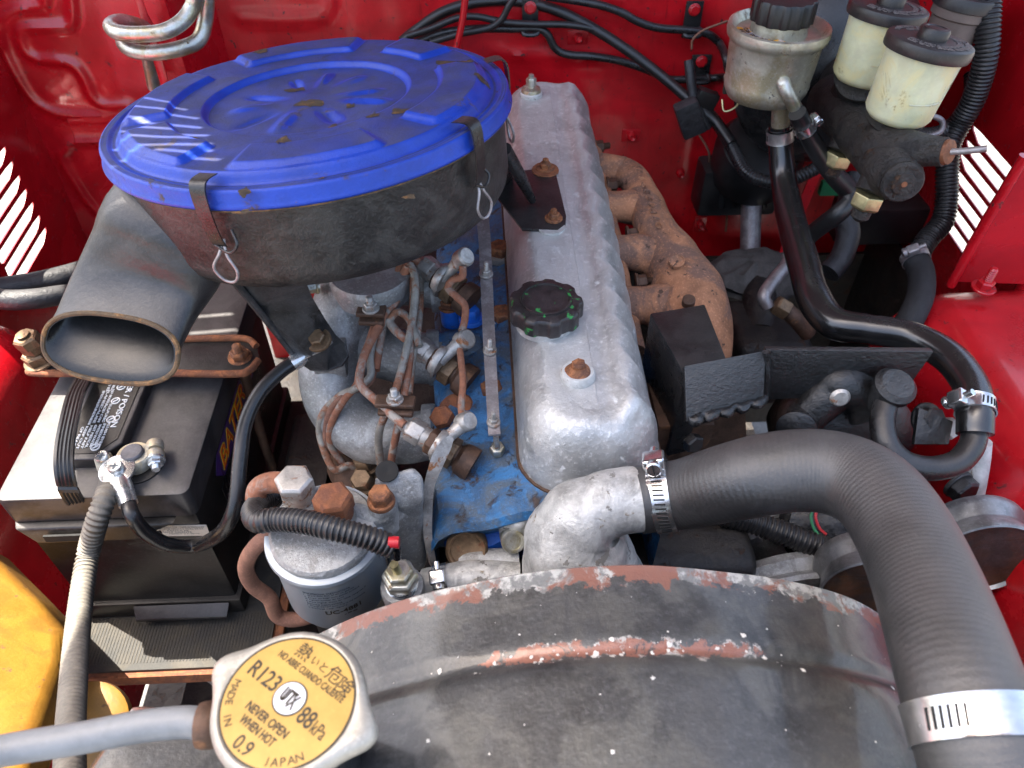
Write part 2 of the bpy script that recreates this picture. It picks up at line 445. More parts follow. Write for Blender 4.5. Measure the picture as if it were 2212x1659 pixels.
mat('rubber_hose', (.032, .0315, .032), .36, var=.3, vs=26, fine=.3, fs=700, c2=(.042, .040, .041), dust=.26, dustc=(.17, .165, .16), dz=(.2, 1), bump=.55, bs=600, bd=.0007, rib=(.0034, .13), spec=.8)
mat('rubber_gloss', (.010, .010, .0105), .22, var=.3, vs=40, fine=.15, dust=.08, dustc=(.12, .11, .10), dz=(.5, 1), bump=.12, bs=300, spec=.9)
mat('conduit', (.020, .020, .021), .30, var=.35, vs=60, fine=.2, dust=.22, dustc=(.14, .13, .12), dz=(.5, 1), bump=.1)
mat('conduit_dusty', (.03, .029, .027), .5, var=.3, vs=60, fine=.2, dust=.75, dustc=(.30, .27, .22), dz=(0, .8), bump=.15)
mat('braided', (.018, .018, .02), .75, var=.4, vs=200, fine=.5, fs=900, bump=.8, bs=800, bd=.0008)
mat('cable_black', (.012, .012, .013), .25, var=.2, vs=40, fine=.06, dust=.2, dustc=(.12, .11, .10), bump=.05)
mat('grey_hose', (.16, .175, .19), .4, var=.2, vs=40, fine=.1, dust=.2, dustc=(.3, .29, .27), bump=.08)
mat('alu_cover', (.50, .50, .485), .40, metal=.55, var=.22, vs=30, fine=.6, fs=240, c2=(.57, .57, .555), chip=.07, chipc=(.64, .64, .63), cs=120, bump=.8, bs=240, bd=.0011, dust=.45, dustc=(.40, .39, .375), dz=(.85, 1), rvar=.16)
mat('alu_cast', (.40, .41, .41), .45, metal=.55, var=.4, vs=38, fine=.5, fs=420, c2=(.28, .28, .27), bump=.8, bs=300, bd=.0014, dust=.2, dustc=(.30, .28, .25))
mat('alu_oxide', (.47, .47, .45), .55, metal=.45, var=.35, vs=55, fine=.3, fs=420, c2=(.62, .62, .59), chip=.11, chipc=(.22, .21, .19), cs=75, bump=.7, bs=240, bd=.0012, rust=.05, rustc=(.33, .25, .14), rs=60)
mat('zinc', (.55, .55, .50), .36, metal=.8, var=.3, vs=60, fine=.25, fs=500, c2=(.42, .38, .25), bump=.3, bs=300, bd=.0006, rust=.05, rustc=(.2, .12, .05))
mat('zinc_bright', (.70, .71, .70), .28, metal=.9, var=.2, vs=80, fine=.15, bump=.2)
mat('reservoir_can', (.55, .54, .44), .36, metal=.7, var=.3, vs=30, fine=.3, fs=420, c2=(.42, .37, .24), bump=.35, bs=300, bd=.0008, chip=.02, chipc=(.10, .09, .08), rust=.06, rustc=(.14, .08, .05), rs=50)
mat('stainless', (.66, .66, .66), .22, metal=.95, var=.2, vs=70, fine=.1, bump=.1)
mat('band_dull', (.55, .53, .52), .35, metal=.8, var=.3, vs=70, fine=.2, bump=.2)
mat('lead', (.36, .35, .30), .55, metal=.5, var=.35, vs=90, fine=.3, c2=(.45, .38, .26), bump=.5, bs=300)
mat('lead_post', (.12, .12, .135), .5, metal=.4, var=.3, vs=90, fine=.3, bump=.4)
mat('rust', (.24, .085, .035), .85, var=.4, vs=70, fine=.25, fs=500, c2=(.15, .055, .03), bump=.8, bs=330, bd=.0012)
mat('rust_dark', (.10, .055, .035), .6, metal=.3, var=.4, vs=80, fine=.3, rust=.14, rustc=(.2, .09, .04), bump=.6)
mat('rust_bolt', (.30, .12, .05), .75, metal=.15, var=.45, vs=150, fine=.35, fs=700, c2=(.14, .06, .035), bump=.7, bs=420, bd=.001)
mat('rust_hose', (.24, .115, .075), .8, var=.3, vs=60, fine=.35, fs=600, c2=(.17, .08, .055), bump=.5, bs=420)
mat('bronze_nut', (.20, .13, .075), .5, metal=.55, var=.4, vs=110, fine=.3, rust=.12, rustc=(.25, .11, .05), bump=.5)
mat('line_grey', (.32, .30, .26), .55, metal=.3, var=.3, vs=70, fine=.25, rust=.32, rustc=(.30, .13, .07), rs=46, bump=.4)
mat('line_rust', (.33, .30, .26), .6, metal=.2, var=.3, vs=70, fine=.25, rust=.62, rustc=(.33, .135, .075), rs=46, rust2=(.20, .085, .05), bump=.4)
mat('plated_rusty', (.42, .40, .37), .45, metal=.6, var=.3, vs=90, fine=.3, rust=.16, rustc=(.32, .14, .06), rs=95, bump=.5)
mat('exhaust', (.40, .185, .095), .85, var=.4, vs=24, fine=.5, fs=380, c2=(.19, .11, .08), chip=.11, chipc=(.09, .05, .032), cs=90, bump=.8, bs=220, bd=.0016)
def gravity(nt, vec, c, ro, me, tc): return c, ro, me
mat('head_blue', (.018, .145, .35), .48, var=.55, vs=36, fine=.4, fs=420, c2=(.075, .11, .15), bump=.9, bs=180, bd=.0020, rust=.18, rustc=(.09, .055, .04), rs=46, dust=.2, dustc=(.14, .145, .16), dz=(.7, 1))
mat('head_blue_fresh', (.01, .12, .55), .42, var=.25, vs=40, fine=.15, bump=.6, bs=200, bd=.0016, rust=.13, rustc=(.15, .13, .11), rs=60)
def shroud_fn(nt, vec, c, ro, me, tc):
    sp = nt.nodes.new('ShaderNodeSeparateXYZ'); nt.links.new(tc.outputs['Object'], sp.inputs[0]); y = sp.outputs[1]; x = sp.outputs[0]
    n = mth(nt, 'SUBTRACT', nz(nt, vec, 60, 9, .72, .3), .5)
    # bare, rusty lip
    e = mth(nt, 'ADD', y, mth(nt, 'MULTIPLY', n, .045)); f = ramp(nt, e, .0605, .0618)
    tone = nz(nt, vec, 34, 7, .7, .6)
    wear = mixc(nt, ramp(nt, tone, .46, .54), (.26, .105, .07), mixc(nt, ramp(nt, nz(nt, vec, 130, 5, .7), .45, .6), (.20, .20, .19), (.50, .49, .45)))
    # worn bead
    d = mth(nt, 'ABSOLUTE', mth(nt, 'SUBTRACT', y, .0225))
    lim = mth(nt, 'MULTIPLY', ramp(nt, mth(nt, 'ABSOLUTE', mth(nt, 'ADD', x, -.004)), .115, .055), 1.0)
    w = mth(nt, 'ADD', d, mth(nt, 'MULTIPLY', mth(nt, 'SUBTRACT', nz(nt, vec, 75, 9, .7, .2), .54), .032))
    w = mth(nt, 'ADD', w, mth(nt, 'MULTIPLY', mth(nt, 'SUBTRACT', 1.0, lim), .02))
    g1 = mth(nt, 'MULTIPLY', ramp(nt, w, .0040, .0022), ramp(nt, nz(nt, vec, 95, 8, .75, .3), .50, .56)); g2 = mth(nt, 'MULTIPLY', ramp(nt, w, .0022, .0006), ramp(nt, nz(nt, vec, 70, 9, .75, .8), .40, .47))
    c = mixc(nt, f, c, wear); c = mixc(nt, g1, c, (.52, .50, .46)); c = mixc(nt, g2, c, (.30, .12, .08))
    ro = mixf(nt, f, ro, .8); ro = mixf(nt, g1, ro, .8)
    return c, ro, me
mat('shroud', (.043, .045, .047), .30, metal=.35, var=.6, vs=26, fine=.55, fs=300, c2=(.085, .085, .078), dust=.22, dustc=(.15, .148, .135), dz=(.3, .95), bump=.6, bs=240, bd=.0012, chip=.0, fn=shroud_fn, coat=.45)
mat('shroud_edge', (.26, .12, .085), .8, var=.4, vs=60, fine=.3, c2=(.32, .33, .33), chip=.14, chipc=(.5, .5, .47), cs=70, bump=.7, bs=260)
mat('flake_white', (.62, .60, .55), .75, var=.15, vs=90, fine=.2, bump=.5)
mat('flake_rust', (.36, .15, .09), .8, var=.3, vs=90, fine=.3, bump=.5)
mat('yellow_board', (.24, .115, .012), .5, var=.25, vs=18, fine=.15, c2=(.20, .09, .012), chip=.02, chipc=(.12, .06, .02), cs=90, bump=.4, bs=260, bd=.0009)
mat('yellow_label', (.50, .30, .07), .4, var=.12, vs=40, fine=.1, bump=.08)
mat('cap_metal', (.42, .40, .35), .5, metal=.55, var=.25, vs=50, fine=.3, fs=500, c2=(.33, .32, .28), bump=.4, bs=300)
mat('print_black', (.03, .022, .012), .5, var=.05, bump=0, fine=0)
mat('print_white', (.72, .74, .76), .5, var=.05, bump=0, fine=0)
mat('print_grey', (.10, .12, .14), .5, var=.05, bump=0, fine=0)
mat('emboss', (.15, .13, .125), .5, var=.15, bump=0, fine=0)
mat('sticker_white', (.66, .63, .56), .5, var=.12, vs=60, fine=.1, bump=.05)
mat('sticker_purple', (.055, .02, .13), .3, var=.3, vs=30, fine=.05, bump=.03)
mat('sticker_black', (.012, .012, .014), .3, var=.3, fine=.05, bump=.03)
mat('print_orange', (.75, .12, .01), .4, var=.1, bump=0, fine=0)
mat('print_yellow', (.80, .55, .02), .4, var=.1, bump=0, fine=0)
mat('print_pink', (.55, .22, .27), .4, var=.2, bump=0, fine=0)
mat('print_red', (.5, .02, .02), .4, var=.1, bump=0, fine=0)
mat('filter_grey', (.36, .41, .45), .33, metal=.15, var=.12, vs=30, fine=.1, dust=.2, dustc=(.45, .45, .43), coat=.3, bump=.08)
mat('nylon', (.60, .62, .42), .38, var=.15, vs=40, fine=.08, c2=(.64, .60, .34), sss=.5, bump=.1, rust=.07, rustc=(.28, .20, .08), rs=30)
mat('nylon_smoke', (.16, .125, .11), .4, var=.2, vs=40, fine=.1, bump=.1, dust=.3)
mat('res_cap', (.026, .023, .023), .36, var=.4, vs=40, fine=.4, fs=700, dust=.25, dustc=(.085, .07, .068), bump=.25)
mat('cast_iron', (.018, .017, .016), .40, var=.55, vs=60, fine=.7, fs=330, c2=(.035, .03, .025), dust=.12, dustc=(.10, .09, .08), rust=.13, rustc=(.10, .05, .025), rs=50, bump=1.0, bs=260, bd=.0028)
mat('brass', (.52, .46, .25), .38, metal=.85, var=.3, vs=80, fine=.2, bump=.3)
mat('copper_rust', (.22, .085, .04), .6, metal=.3, var=.4, vs=120, bump=.5)
mat('pulley_face', (.30, .15, .08), .5, metal=.4, var=.5, vs=40, fine=.3, c2=(.14, .11, .095), bump=.4)
mat('pulley_rim', (.24, .245, .25), .36, metal=.6, var=.35, vs=60, fine=.3, bump=.3)
mat('cap_green', (.022, .018, .019), .34, var=.5, vs=60, fine=.5, fs=520, dust=.16, dustc=(.06, .05, .05), bump=.5, chip=.125, chipc=(.02, .23, .05), cs=105)
mat('steel_strip', (.33, .31, .31), .45, metal=.6, var=.3, vs=70, fine=.3, fs=600, c2=(.25, .22, .22), bump=.3)
mat('tape', (.025, .025, .028), .33, var=.4, vs=70, fine=.15, dust=.4, dustc=(.10, .10, .10), dz=(.2, 1), bump=.7, bs=130, bd=.002)
mat('rag_boot', (.10, .095, .09), .85, var=.4, vs=50, fine=.3, bump=.6, bs=120, bd=.002)
mat('copper_wire', (.22, .11, .07), .5, metal=.3, var=.2, bump=0)
mat('wire_red', (.5, .02, .03), .4, var=.1, bump=0)
mat('wire_green', (.02, .2, .08), .4, var=.1, bump=0)
mat('white_rubber', (.5, .5, .48), .5, var=.3, vs=50, fine=.2, rust=.03, rustc=(.2, .17, .13), bump=.3)
mat('mat_rubber', (.030, .029, .026), .7, var=.4, vs=26, fine=.3, c2=(.05, .042, .03), bump=.5, bs=500, bd=.0008)
mat('warn_label', (.72, .36, .02), .5, var=.2, vs=120, fine=.1, c2=(.5, .47, .55), bump=.05)
mat('belt', (.013, .013, .013), .6, var=.3, bump=.3)
# ------------------------------------------------------------------ the setting
def Z(h): return CAMZ - h
g = Thing('ground', 'pale sunlit concrete ground seen through the fender louvres', None, kind='structure')
g.add('ground', MB().hexa([V(-60, -60, -.2), V(60, -60, -.2), V(60, 60, -.2), V(-60, 60, -.2)], [V(-60, -60, 0), V(60, -60, 0), V(60, 60, 0), V(-60, 60, 0)]), 'concrete')

# ------------------------------------------------------------------ red body shell
body = Thing('truck_body', 'glossy red painted body shell of the engine bay, firewall and inner fenders', 'car body')
def polydist(p, pts):
    best = 9
    for a, b in zip(pts, pts[1:]):
        ab = b - a; t = max(0, min(1, (p - a).dot(ab) / max(ab.dot(ab), 1e-12))); best = min(best, (p - a - ab * t).length)
    return best
# firewall: a long sheet with a step at its end near the air cleaner
fx = [-.37 + i * .006 for i in range(171)]
fz = [Z(.16) - i * .0075 for i in range(108)]
LP = [catmull([Vector((PY(x, y, 1.0).x, PY(x, y, 1.0).z)) for x, y in pl], 6) for pl in
      ([(520, 38), (600, 40), (690, 36), (712, 10), (715, -20)], [(1075, 108), (1120, 118), (1300, 128)])]
rows = []
for z in fz:
    r = []
    for x in fx:
        q = Vector((x, z)); d = min(polydist(q, b) for b in LP) if z > Z(.50) else 9
        y = 1.0 - .0035 * math.exp(-(d / .006) ** 2) + .010 * noise.noise(V(x * 3, z * 3, 1)) + .0012 * noise.noise(V(x * 22, z * 22, 5))
        y -= .035 / (1 + math.exp(-(x - .33) / .012)) * (1 if z < Z(.38) else 1)           # swage towards the driver side
        r.append(V(x, y, z))
    rows.append(r)
fw = body.add('firewall', MB().grid(rows, False), 'red_grimy')
# left wall with its pressed beads
YL = .90
def wl(pl, n=8): return catmull([Vector((PY(x, y, YL).x, PY(x, y, YL).z)) for x, y in pl], n)
beads = [wl(b) for b in (
    [(98, -20), (96, 8), (80, 14), (35, 22), (10, 40), (0, 66), (0, 90)],
    [(152, -30), (158, 30), (150, 52), (120, 57), (55, 60), (45, 78), (55, 108), (82, 126), (130, 130), (165, 142), (188, 175), (200, 205), (225, 225), (280, 226)],
    [(-10, 60), (20, 130), (60, 200), (95, 232), (150, 247), (260, 248)],
    [(260, 305), (165, 306), (143, 322), (135, 345), (160, 390), (195, 440), (235, 480)])]
box_ = [Vector((PY(x, y, YL).x, PY(x, y, YL).z)) for x, y in ((146, 255), (178, 303), (300, 306), (300, 255))]
rows = []
nx, nz_ = 104, 150
xa, xb = -.537, -.315
for i in range(nz_ + 1):
    z = Z(.24) - .48 * i / nz_; r = []
    for j in range(nx + 1):
        x = xa + (xb - xa) * j / nx; q = Vector((x, z))
        y = YL + .004 * noise.noise(V(x * 6, z * 6, 2)) + .0014 * noise.noise(V(x * 25, z * 25, 3))
        for k, b in enumerate(beads):
            d = polydist(q, b); y -= .0045 * math.exp(-(d / .0058) ** 2)
        y -= .003 if (q.x > box_[0].x and box_[1].y < q.y < box_[0].y) else 0
        if x > -.335: y += (x + .335) * 5.0
        r.append(V(x, y, z))
    rows.append(r)
body.add('side_wall', MB().grid(rows, False), 'red_paint')
# louvred aprons
def louvre_panel(X, sgn, y0, y1):
    out = [(y0, Z(1.02)), (y1, Z(1.02)), (y1, Z(.20)), (y1 - .06, Z(.22)), (y0 + .15, Z(.30)), (y0 + .03, Z(.34)), (y0, Z(.36))]
    holes = []
    for k in range(7):
        zc = Z(.430 + .0178 * k); ya, yb = .722, .828
        holes.append([(ya, zc - .007), (ya + .004, zc - .0095), (yb - .022, zc - .0045), (yb - .004, zc + .003), (yb, zc + .007), (yb - .02, zc + .0075), (ya + .002, zc + .0035)])
    m = sheet(out, holes, .0016)
    m.xf(lambda p: V(X + p.z, p.x, p.y)); return m
body.add('louvred_panel', louvre_panel(.58, 1, .63, .99), 'red_paint', label='red louvred panel beside the brake master cylinder')
body.add('louvred_panel', louvre_panel(-.535, -1, .63, .905), 'red_paint', label='red louvred panel beside the air cleaner')
# pressed lips of the louvres
for X, s in ((.58, 1), (-.535, -1)):
    fl = MB().tube([V(X, .63, Z(.60)), V(X, .632, Z(.48)), V(X + .004 * s, .634, Z(.34))], .0085, 10)
    body.add('panel_flange', fl, 'red_paint')
fp = MB().plate([V(.497, .632, Z(.500)), V(.497, .626, Z(.355)), V(.80, .60, Z(.355)), V(.80, .60, Z(.500))], V(0, -1, 0), .0016)
body.add('front_flange', fp, 'red_paint')
body.add('flange_edge', MB().tube([V(.497, .632, Z(.505)), V(.497, .628, Z(.43)), V(.499, .624, Z(.35))], .0052, 10).noise(.0008, 90), 'red_paint')
body.add('side_sheet', MB().box(V(.571, .78, Z(.82)), (.003, .30, .42)), 'grime')
# fender tops / wheelhouses
def wheelhouse(s, ridge, wall, yend):
    rows = []
    ys = [.02 + (yend - .02) * i / 40 for i in range(41)]
    for y in ys:
        e = max(0, (y - (yend - .05)) / .05)
        dz = .012 * e * e
        bow = -.03 * max(0, (y - .35)) ** 1.0
        prof = [(.80, 1.0), (.80, .53), (.795, .51), (.78, .497)]
        for k in range(6): prof.append((.74 - (.74 - ridge - .055) * k / 5, .494 + .004 * k / 5))
        for k in range(1, 15):
            a = rad(82 * k / 14); prof.append((ridge + .055 - .060 * math.sin(a), .498 + .075 * (1 - math.cos(a))))
        xr = prof[-1][0]; hr = prof[-1][1]
        for k in range(1, 11): prof.append((xr + (wall - xr) * k / 10, hr + (.98 - hr) * k / 10))
        rows.append([V(s * x, y, Z(h + dz) + .0015 * noise.noise(V(x * 30, y * 30, h * 30))) for x, h in prof])
    last = rows[-1]
    rows.append([V(p.x + s * .004, p.y + .012, p.z - .012) for p in last])
    rows.append([V(p.x + s * .01, p.y + .018, p.z - .2) for p in last])
    return MB().grid(rows, False)
body.add('inner_fender', wheelhouse(1, .440, .425, .625), 'red_paint', label='red inner fender beside the power steering pump')
body.add('inner_fender', wheelhouse(-1, .470, .455, .625), 'red_paint', label='red inner fender beside the battery')
hp = P(2178, 1093, .60)
body.add('toe_board', MB().box(V(.345, .928, Z(.86)), (.47, .006, .37)), 'grime', label='dark toe board below the red firewall')  # plain dark panel set below the firewall
ub = MB().box(V(0, 1.7, Z(.99)), (1.5, 1.36, .02))
body.add('cab_floor', ub, 'grime')
# unseen open hood; flared edge and slots shaped to shade and stripe the bay
HY, HZ, HA = 1.04, Z(.14), rad(58)
def hoodpt(u, v): return V(u, HY - v * math.cos(HA), HZ + v * math.sin(HA))
HOOD = dict(xl=-.665, xr=.70, L=1.27)
def to_hood(p):                                            # where the sun ray through p meets the hood
    n = V(0, math.sin(HA), math.cos(HA)); d = SUN.dot(n)
    t = (V(0, HY, HZ) - p).dot(n) / d; q = p + SUN * t
    return q.x, (HY - q.y) / math.cos(HA), t
slots = []
STR = [[(318, 214), (385, 213)], [(290, 234), (415, 240)], [(262, 261), (425, 266)], [(245, 287), (445, 292)], [(240, 313), (455, 316)], [(262, 345), (460, 334)], [(370, 370), (480, 361)]]
for (a, b) in STR:
    slots.append((to_hood(P(*a, .269)), to_hood(P(*b, .259))))
for (a, b, h, h2) in [((212, 500), (330, 478), .312, .305), ((188, 582), (340, 556), .335, .322), ((428, 684), (500, 678), .515, .515), ((412, 720), (510, 712), .515, .515)]:
    slots.append((to_hood(P(*a, h)), to_hood(P(*b, h2))))
# ------------------------------------------------------------------ cylinder head and block
VF, VB = P(1150, 1060, .475), P(1150, 190, .395)        # cover: front foot, back
cxl = P(1120, 950, .465).x; cxr = P(1424, 912, .455).x
CW = (cxr - cxl) / 2; CX = (cxl + cxr) / 2
y0 = P(1250, 1062, .475).y; y1 = P(1180, 188, .40).y
CLN = (y1 - y0) / 2; CY = (y0 + y1) / 2
slope = .035 / (2 * CLN)                                 # the engine sits nose down in its mounts
def CT(x, y): return Z(.418) + (y - y0) * slope          # top of the cover
print('cover X', cxl, cxr, 'Y', y0, y1)
head = Thing('cylinder_head', 'blue painted cast cylinder head, worn and greasy, under the silver valve cover', 'cylinder head')
hz = Z(.482)
hx0 = P(935, 1000, .50).x; hx1 = cxr - .006
rows = []
ny = 70
for i in range(ny + 1):
    y = y0 - .012 + (2 * CLN + .02) * i / ny; r = []
    top = hz + (y - y0) * slope
    prof = [(hx0 - .002, -.30), (hx0 - .004, -.10), (hx0 - .002, -.035), (hx0 + .004, -.022), (hx0 + .016, -.016), (hx0 + .03, -.012), (hx0 + .045, -.009), (hx0 + .06, -.004), (cxl + .004, .002), (cxl + .02, .002), (CX, .002), (cxr - .01, .002), (hx1, -.004), (hx1 + .004, -.03), (hx1, -.3)]
    for x, dz in prof: r.append(V(x + .004 * noise.noise(V(x * 20, y * 28, dz * 20)), y, top + dz + (.007 * noise.noise(V(x * 34, y * 34, 3)) if dz > -.05 and x < cxl else 0)))
    rows.append(r)
fr = rows[0]
rows.insert(0, [V(p.x, p.y - .004, p.z - .006 if p.z > hz - .05 else p.z) for p in fr]); rows.insert(0, [V(p.x, p.y + .05, min(p.z, hz - .12)) for p in fr])
hm_ = MB().grid(rows, False)
head.add('head_casting', hm_, 'head_blue')
# bosses, bolts
def boltpx(t, x, y, h, rpx, axis=UP, hh=.9, washer=1.45, mat_='rust_bolt', name='bolt', stud=0, off=None):
    p = P(x, y, h); R = rpx * S(p); t.add(name, bolt(R, R * hh, p, axis, washer, R * .35, stud * R), mat_)
    return p, R
p = P(1066, 1068, .50); sR = S(p)
head.add('boss', MB().lathe([(42 * sR, -.03), (40 * sR, -.004), (36 * sR, 0), (0, 0)], p - UP * .006, UP, 32), 'head_blue_fresh')
head.add('washer', MB().lathe([(34 * sR, 0), (35 * sR, .002), (34 * sR, .0045), (30 * sR, .006), (0, .006)], p - UP * .006, UP, 32), 'plated_rusty')
head.add('bolt', bolt(29 * sR, 24 * sR, p, V(-.05, -.05, 1), 0, 0), 'rust_bolt')
for (x, y, h) in ((1062, 850, .488), (1085, 690, .478), (1080, 550, .465)):
    q = P(x, y, h); s_ = S(q)
    head.add('washer', MB().lathe([(30 * s_, -.004), (30 * s_, .002), (26 * s_, .003), (0, .003)], q, UP, 24), 'plated_rusty')
    head.add('bolt', bolt(25 * s_, 22 * s_, q + UP * .002, UP, 0, 0), 'rust_bolt')
# front face: core plug with its rusty ring, front machined face
q = PY(1008, 1188, y0 - .020); s_ = S(q)
head.add('core_plug', MB().lathe([(46 * s_, -.02), (46 * s_, 0), (40 * s_, .003), (36 * s_, .002), (34 * s_, -.001), (10 * s_, -.003), (0, -.003)], q, V(0, -.75, .66), 36), 'bronze_nut')
q = P(1040, 1120, .515); 
head.add('front_boss', MB().lathe([(.040, -.06), (.038, -.012), (.030, 0), (0, .002)], P(1035, 1105, .517), V(-.1, -.35, 1), 36).noise(.003, 40), 'head_blue_fresh')
head.add('front_boss', MB().lathe([(.026, -.06), (.024, -.008), (.018, 0), (0, .001)], P(985, 1060, .515), V(-.3, -.2, 1), 30).noise(.003, 40, 4), 'head_blue')
# rusty blanking plug beside the front injector
q = P(985, 890, .492); s_ = S(q)
head.add('plug_flange', MB().lathe([(40 * s_, -.006), (40 * s_, .001), (36 * s_, .003), (0, .003)], q + V(0, .004, 0), V(-.25, -.15, 1), 30), 'rust')
head.add('plug', bolt(26 * s_, 20 * s_, P(958, 905, .484), V(-.3, -.2, 1), 0, 0), 'rust')
q = P(990, 790, .49); s_ = S(q)
head.add('plug', bolt(24 * s_, 14 * s_, P(1003, 760, .49), V(-.3, -.2, 1), 1.2, .002), 'rust_dark')
# small fittings by the rear injector
q = P(972, 660, .465); s_ = S(q)
head.add('fitting', MB().lathe([(26 * s_, -.02), (24 * s_, -.004), (23 * s_, 0), (0, 0)], q, V(-.1, 0, 1), 24), 'head_blue_fresh')
head.add('bolt', bolt(22 * s_, 15 * s_, q, V(-.1, 0, 1), 1.15, .002), 'rust_bolt')
q = P(1018, 690, .47); s_ = S(q)
head.add('fitting', bolt(19 * s_, 22 * s_, q, V(0, 0, 1), 1.5, .004), 'head_blue_fresh')

# ------------------------------------------------------------------ valve cover
vc = Thing('valve_cover', 'long silver alloy valve cover with a scalloped shoulder, dusty and scratched', 'engine cover')
Hc = .060
def cprof():
    out = [(0, 0), (.0, .006)]
    for k in range(1, 15):
        a = rad(90 * k / 14); out.append((.022 * (1 - math.cos(a)) + .002, .006 + (Hc - .006) * math.sin(a) ** .82))
    out += [(.030, Hc + .0003), (.037, Hc)]
    return out
def cfn(p):
    x, y, z = p
    t = z / Hc
    yy = CY + y
    if x > .2 * CW:                                      # scalloped shoulder
        w = math.cos(2 * math.pi * (yy - y0) / .0365); x += .0038 * w * min(1, max(0, (x - .2 * CW) / (.6 * CW))) * t
        z += .0020 * w * t * (1 if x > .5 * CW else 0)
    if t > .9:
        u = x / CW
        z += .0042 * math.exp(-((u - .60) / .16) ** 2) - .0016 * math.exp(-((u - .30) / .14) ** 2)
    x -= .006 * t * (1 if x > 0 else -.4)
    lift = (yy - y0) * slope
    return V(CX + x, yy, Z(.418) - Hc + z + lift + .0004 * noise.noise(V(x * 60, yy * 60, 1)))
pr = cprof()
pr = [(d, d, z) for d, z in pr if d < .036]
for k in range(1, 13): pr.append((.030 + (CW - .0001 - .030) * k / 12, .030 + .0003 * k, Hc))
# finer top: a grid is cut into the flat by more insets
vcm = dome(CW, CLN, .040, pr, cfn)
vc.add('cover', vcm, 'alu_cover', sharp=60)
gm = dome(CW + .002, CLN + .002, .042, [(0, 0), (0, .004), (.002, .0042), (.02, .0042)], lambda p: V(CX + p.x, CY + p.y, Z(.418) - Hc - .0042 + p.z + (CY + p.y - y0) * slope))
vc.add('gasket', gm, 'rust_dark')
def ctop(x, y, dz=0):                                    # picture point on the cover top
    lo, hi = .34, .46
    for _ in range(40):
        m = (lo + hi) / 2; p = P(x, y, m)
        if p.z > CT(p.x, p.y) + dz: lo = m
        else: hi = m
    return P(x, y, lo)
p = ctop(1248, 812); s_ = S(p)
b_ = vc.add('bolt_washer', MB().lathe([(38 * s_, -.001), (38 * s_, .003), (33 * s_, .006), (0, .006)], p, UP, 30), 'white_rubber')
vc.add('bolt', MB().lathe([(35 * s_, .004), (33 * s_, 12 * s_), (22 * s_, 22 * s_), (17 * s_, 30 * s_), (0, 30 * s_)], p, UP, 30).merge(bolt(15 * s_, 14 * s_, p + UP * 26 * s_, UP, 0, 0)).noise(.0008, 120), 'rust_bolt')
for (x, y, m1, m2) in ((1147, 205, 'zinc', 'rust_dark'),):
    p = ctop(x, y); s_ = S(p)
    vc.add('bolt_washer', MB().lathe([(24 * s_, -.001), (24 * s_, .003), (20 * s_, .005), (0, .005)], p, UP, 30), 'white_rubber')
    vc.add('bolt', MB().lathe([(22 * s_, .003), (20 * s_, .008), (11 * s_, .011), (0, .011)], p, UP, 30).merge(bolt(11 * s_, .010, p + UP * .010, UP, 0, 0, stud=.004)), m1)
# oil filler cap
p = ctop(1178, 690); s_ = S(p)
CR_ = 80 * s_
vc.add('filler_neck', MB().lathe([(CR_ * .82, -.004), (CR_ * .80, .006), (0, .006)], p, UP, 40), 'alu_cover')
def lobes(a, r, t):
    k = max(0, min(1, (r / CR_ - .75) / .2))
    return r * (1 - k * .085 * (0.5 - 0.5 * math.tanh(3.2 * math.cos(9 * a))))
oc = MB().lathe([(CR_ * .80, .004), (CR_ * .98, .005), (CR_ * 1.0, .0065), (CR_, .0165), (CR_ * .975, .0188), (CR_ * .93, .020), (CR_ * .68, .0205), (CR_ * .67, .0225), (CR_ * .63, .0228), (CR_ * .615, .0212), (CR_ * .2, .0206), (0, .0206)], p, UP, 144, rf=lobes)
vc.add('oil_filler_cap', oc, 'cap_green', label='black fluted oil filler cap with green paint remnants')

# ------------------------------------------------------------------ exhaust manifold
ex = Thing('exhaust_manifold', 'rust orange cast iron exhaust manifold beside the valve cover', 'exhaust manifold')
def PT(l): return [P(x, y, h) for x, y, h, r in l]
def RT(l): return [r * S(P(x, y, h)) for x, y, h, r in l]
lg = [(1310, 366, .455, 30), (1345, 370, .455, 32), (1378, 402, .457, 35), (1398, 450, .462, 41), (1420, 505, .470, 48), (1452, 565, .480, 62), (1482, 635, .490, 80), (1492, 700, .50, 88), (1490, 790, .53, 84), (1480, 860, .58, 78)]
m = MB().tube(PT(lg), RT(lg), 26, 8).noise(.0025, 28)
ex.add('log', m, 'exhaust', sharp=80)
for br in ([(1270, 446, .46, 36), (1330, 446, .462, 33), (1365, 448, .464, 38), (1400, 455, .466, 44)], [(1290, 544, .47, 40), (1345, 544, .472, 36), (1385, 546, .475, 42), (1440, 560, .48, 56)], [(1310, 662, .485, 42), (1380, 660, .487, 40), (1420, 662, .488, 48), (1480, 665, .49, 66)], [(1262, 360, .455, 32), (1300, 364, .455, 33), (1345, 372, .455, 34)]):
    ex.add('runner', MB().tube(PT(br), RT(br), 22, 8).noise(.0015, 40), 'exhaust', sharp=80)
fl_ = [(1278, 318, .456, 20), (1292, 380, .460, 22), (1304, 440, .466, 23), (1322, 540, .476, 25), (1345, 655, .489, 28), (1366, 760, .502, 28)]
ex.add('flange_rail', MB().tube(PT(fl_), RT(fl_), 16, 6).noise(.002, 40), 'exhaust', sharp=80)
for (x, y, h) in ((1288, 345, .455), (1302, 430, .462), (1322, 540, .472), (1342, 650, .485)):
    q = P(x, y, h)
    ex.add('flange', MB().box(q + V(-.006, 0, -.006), (.012, .055, .052)), 'exhaust', bevel=.004)
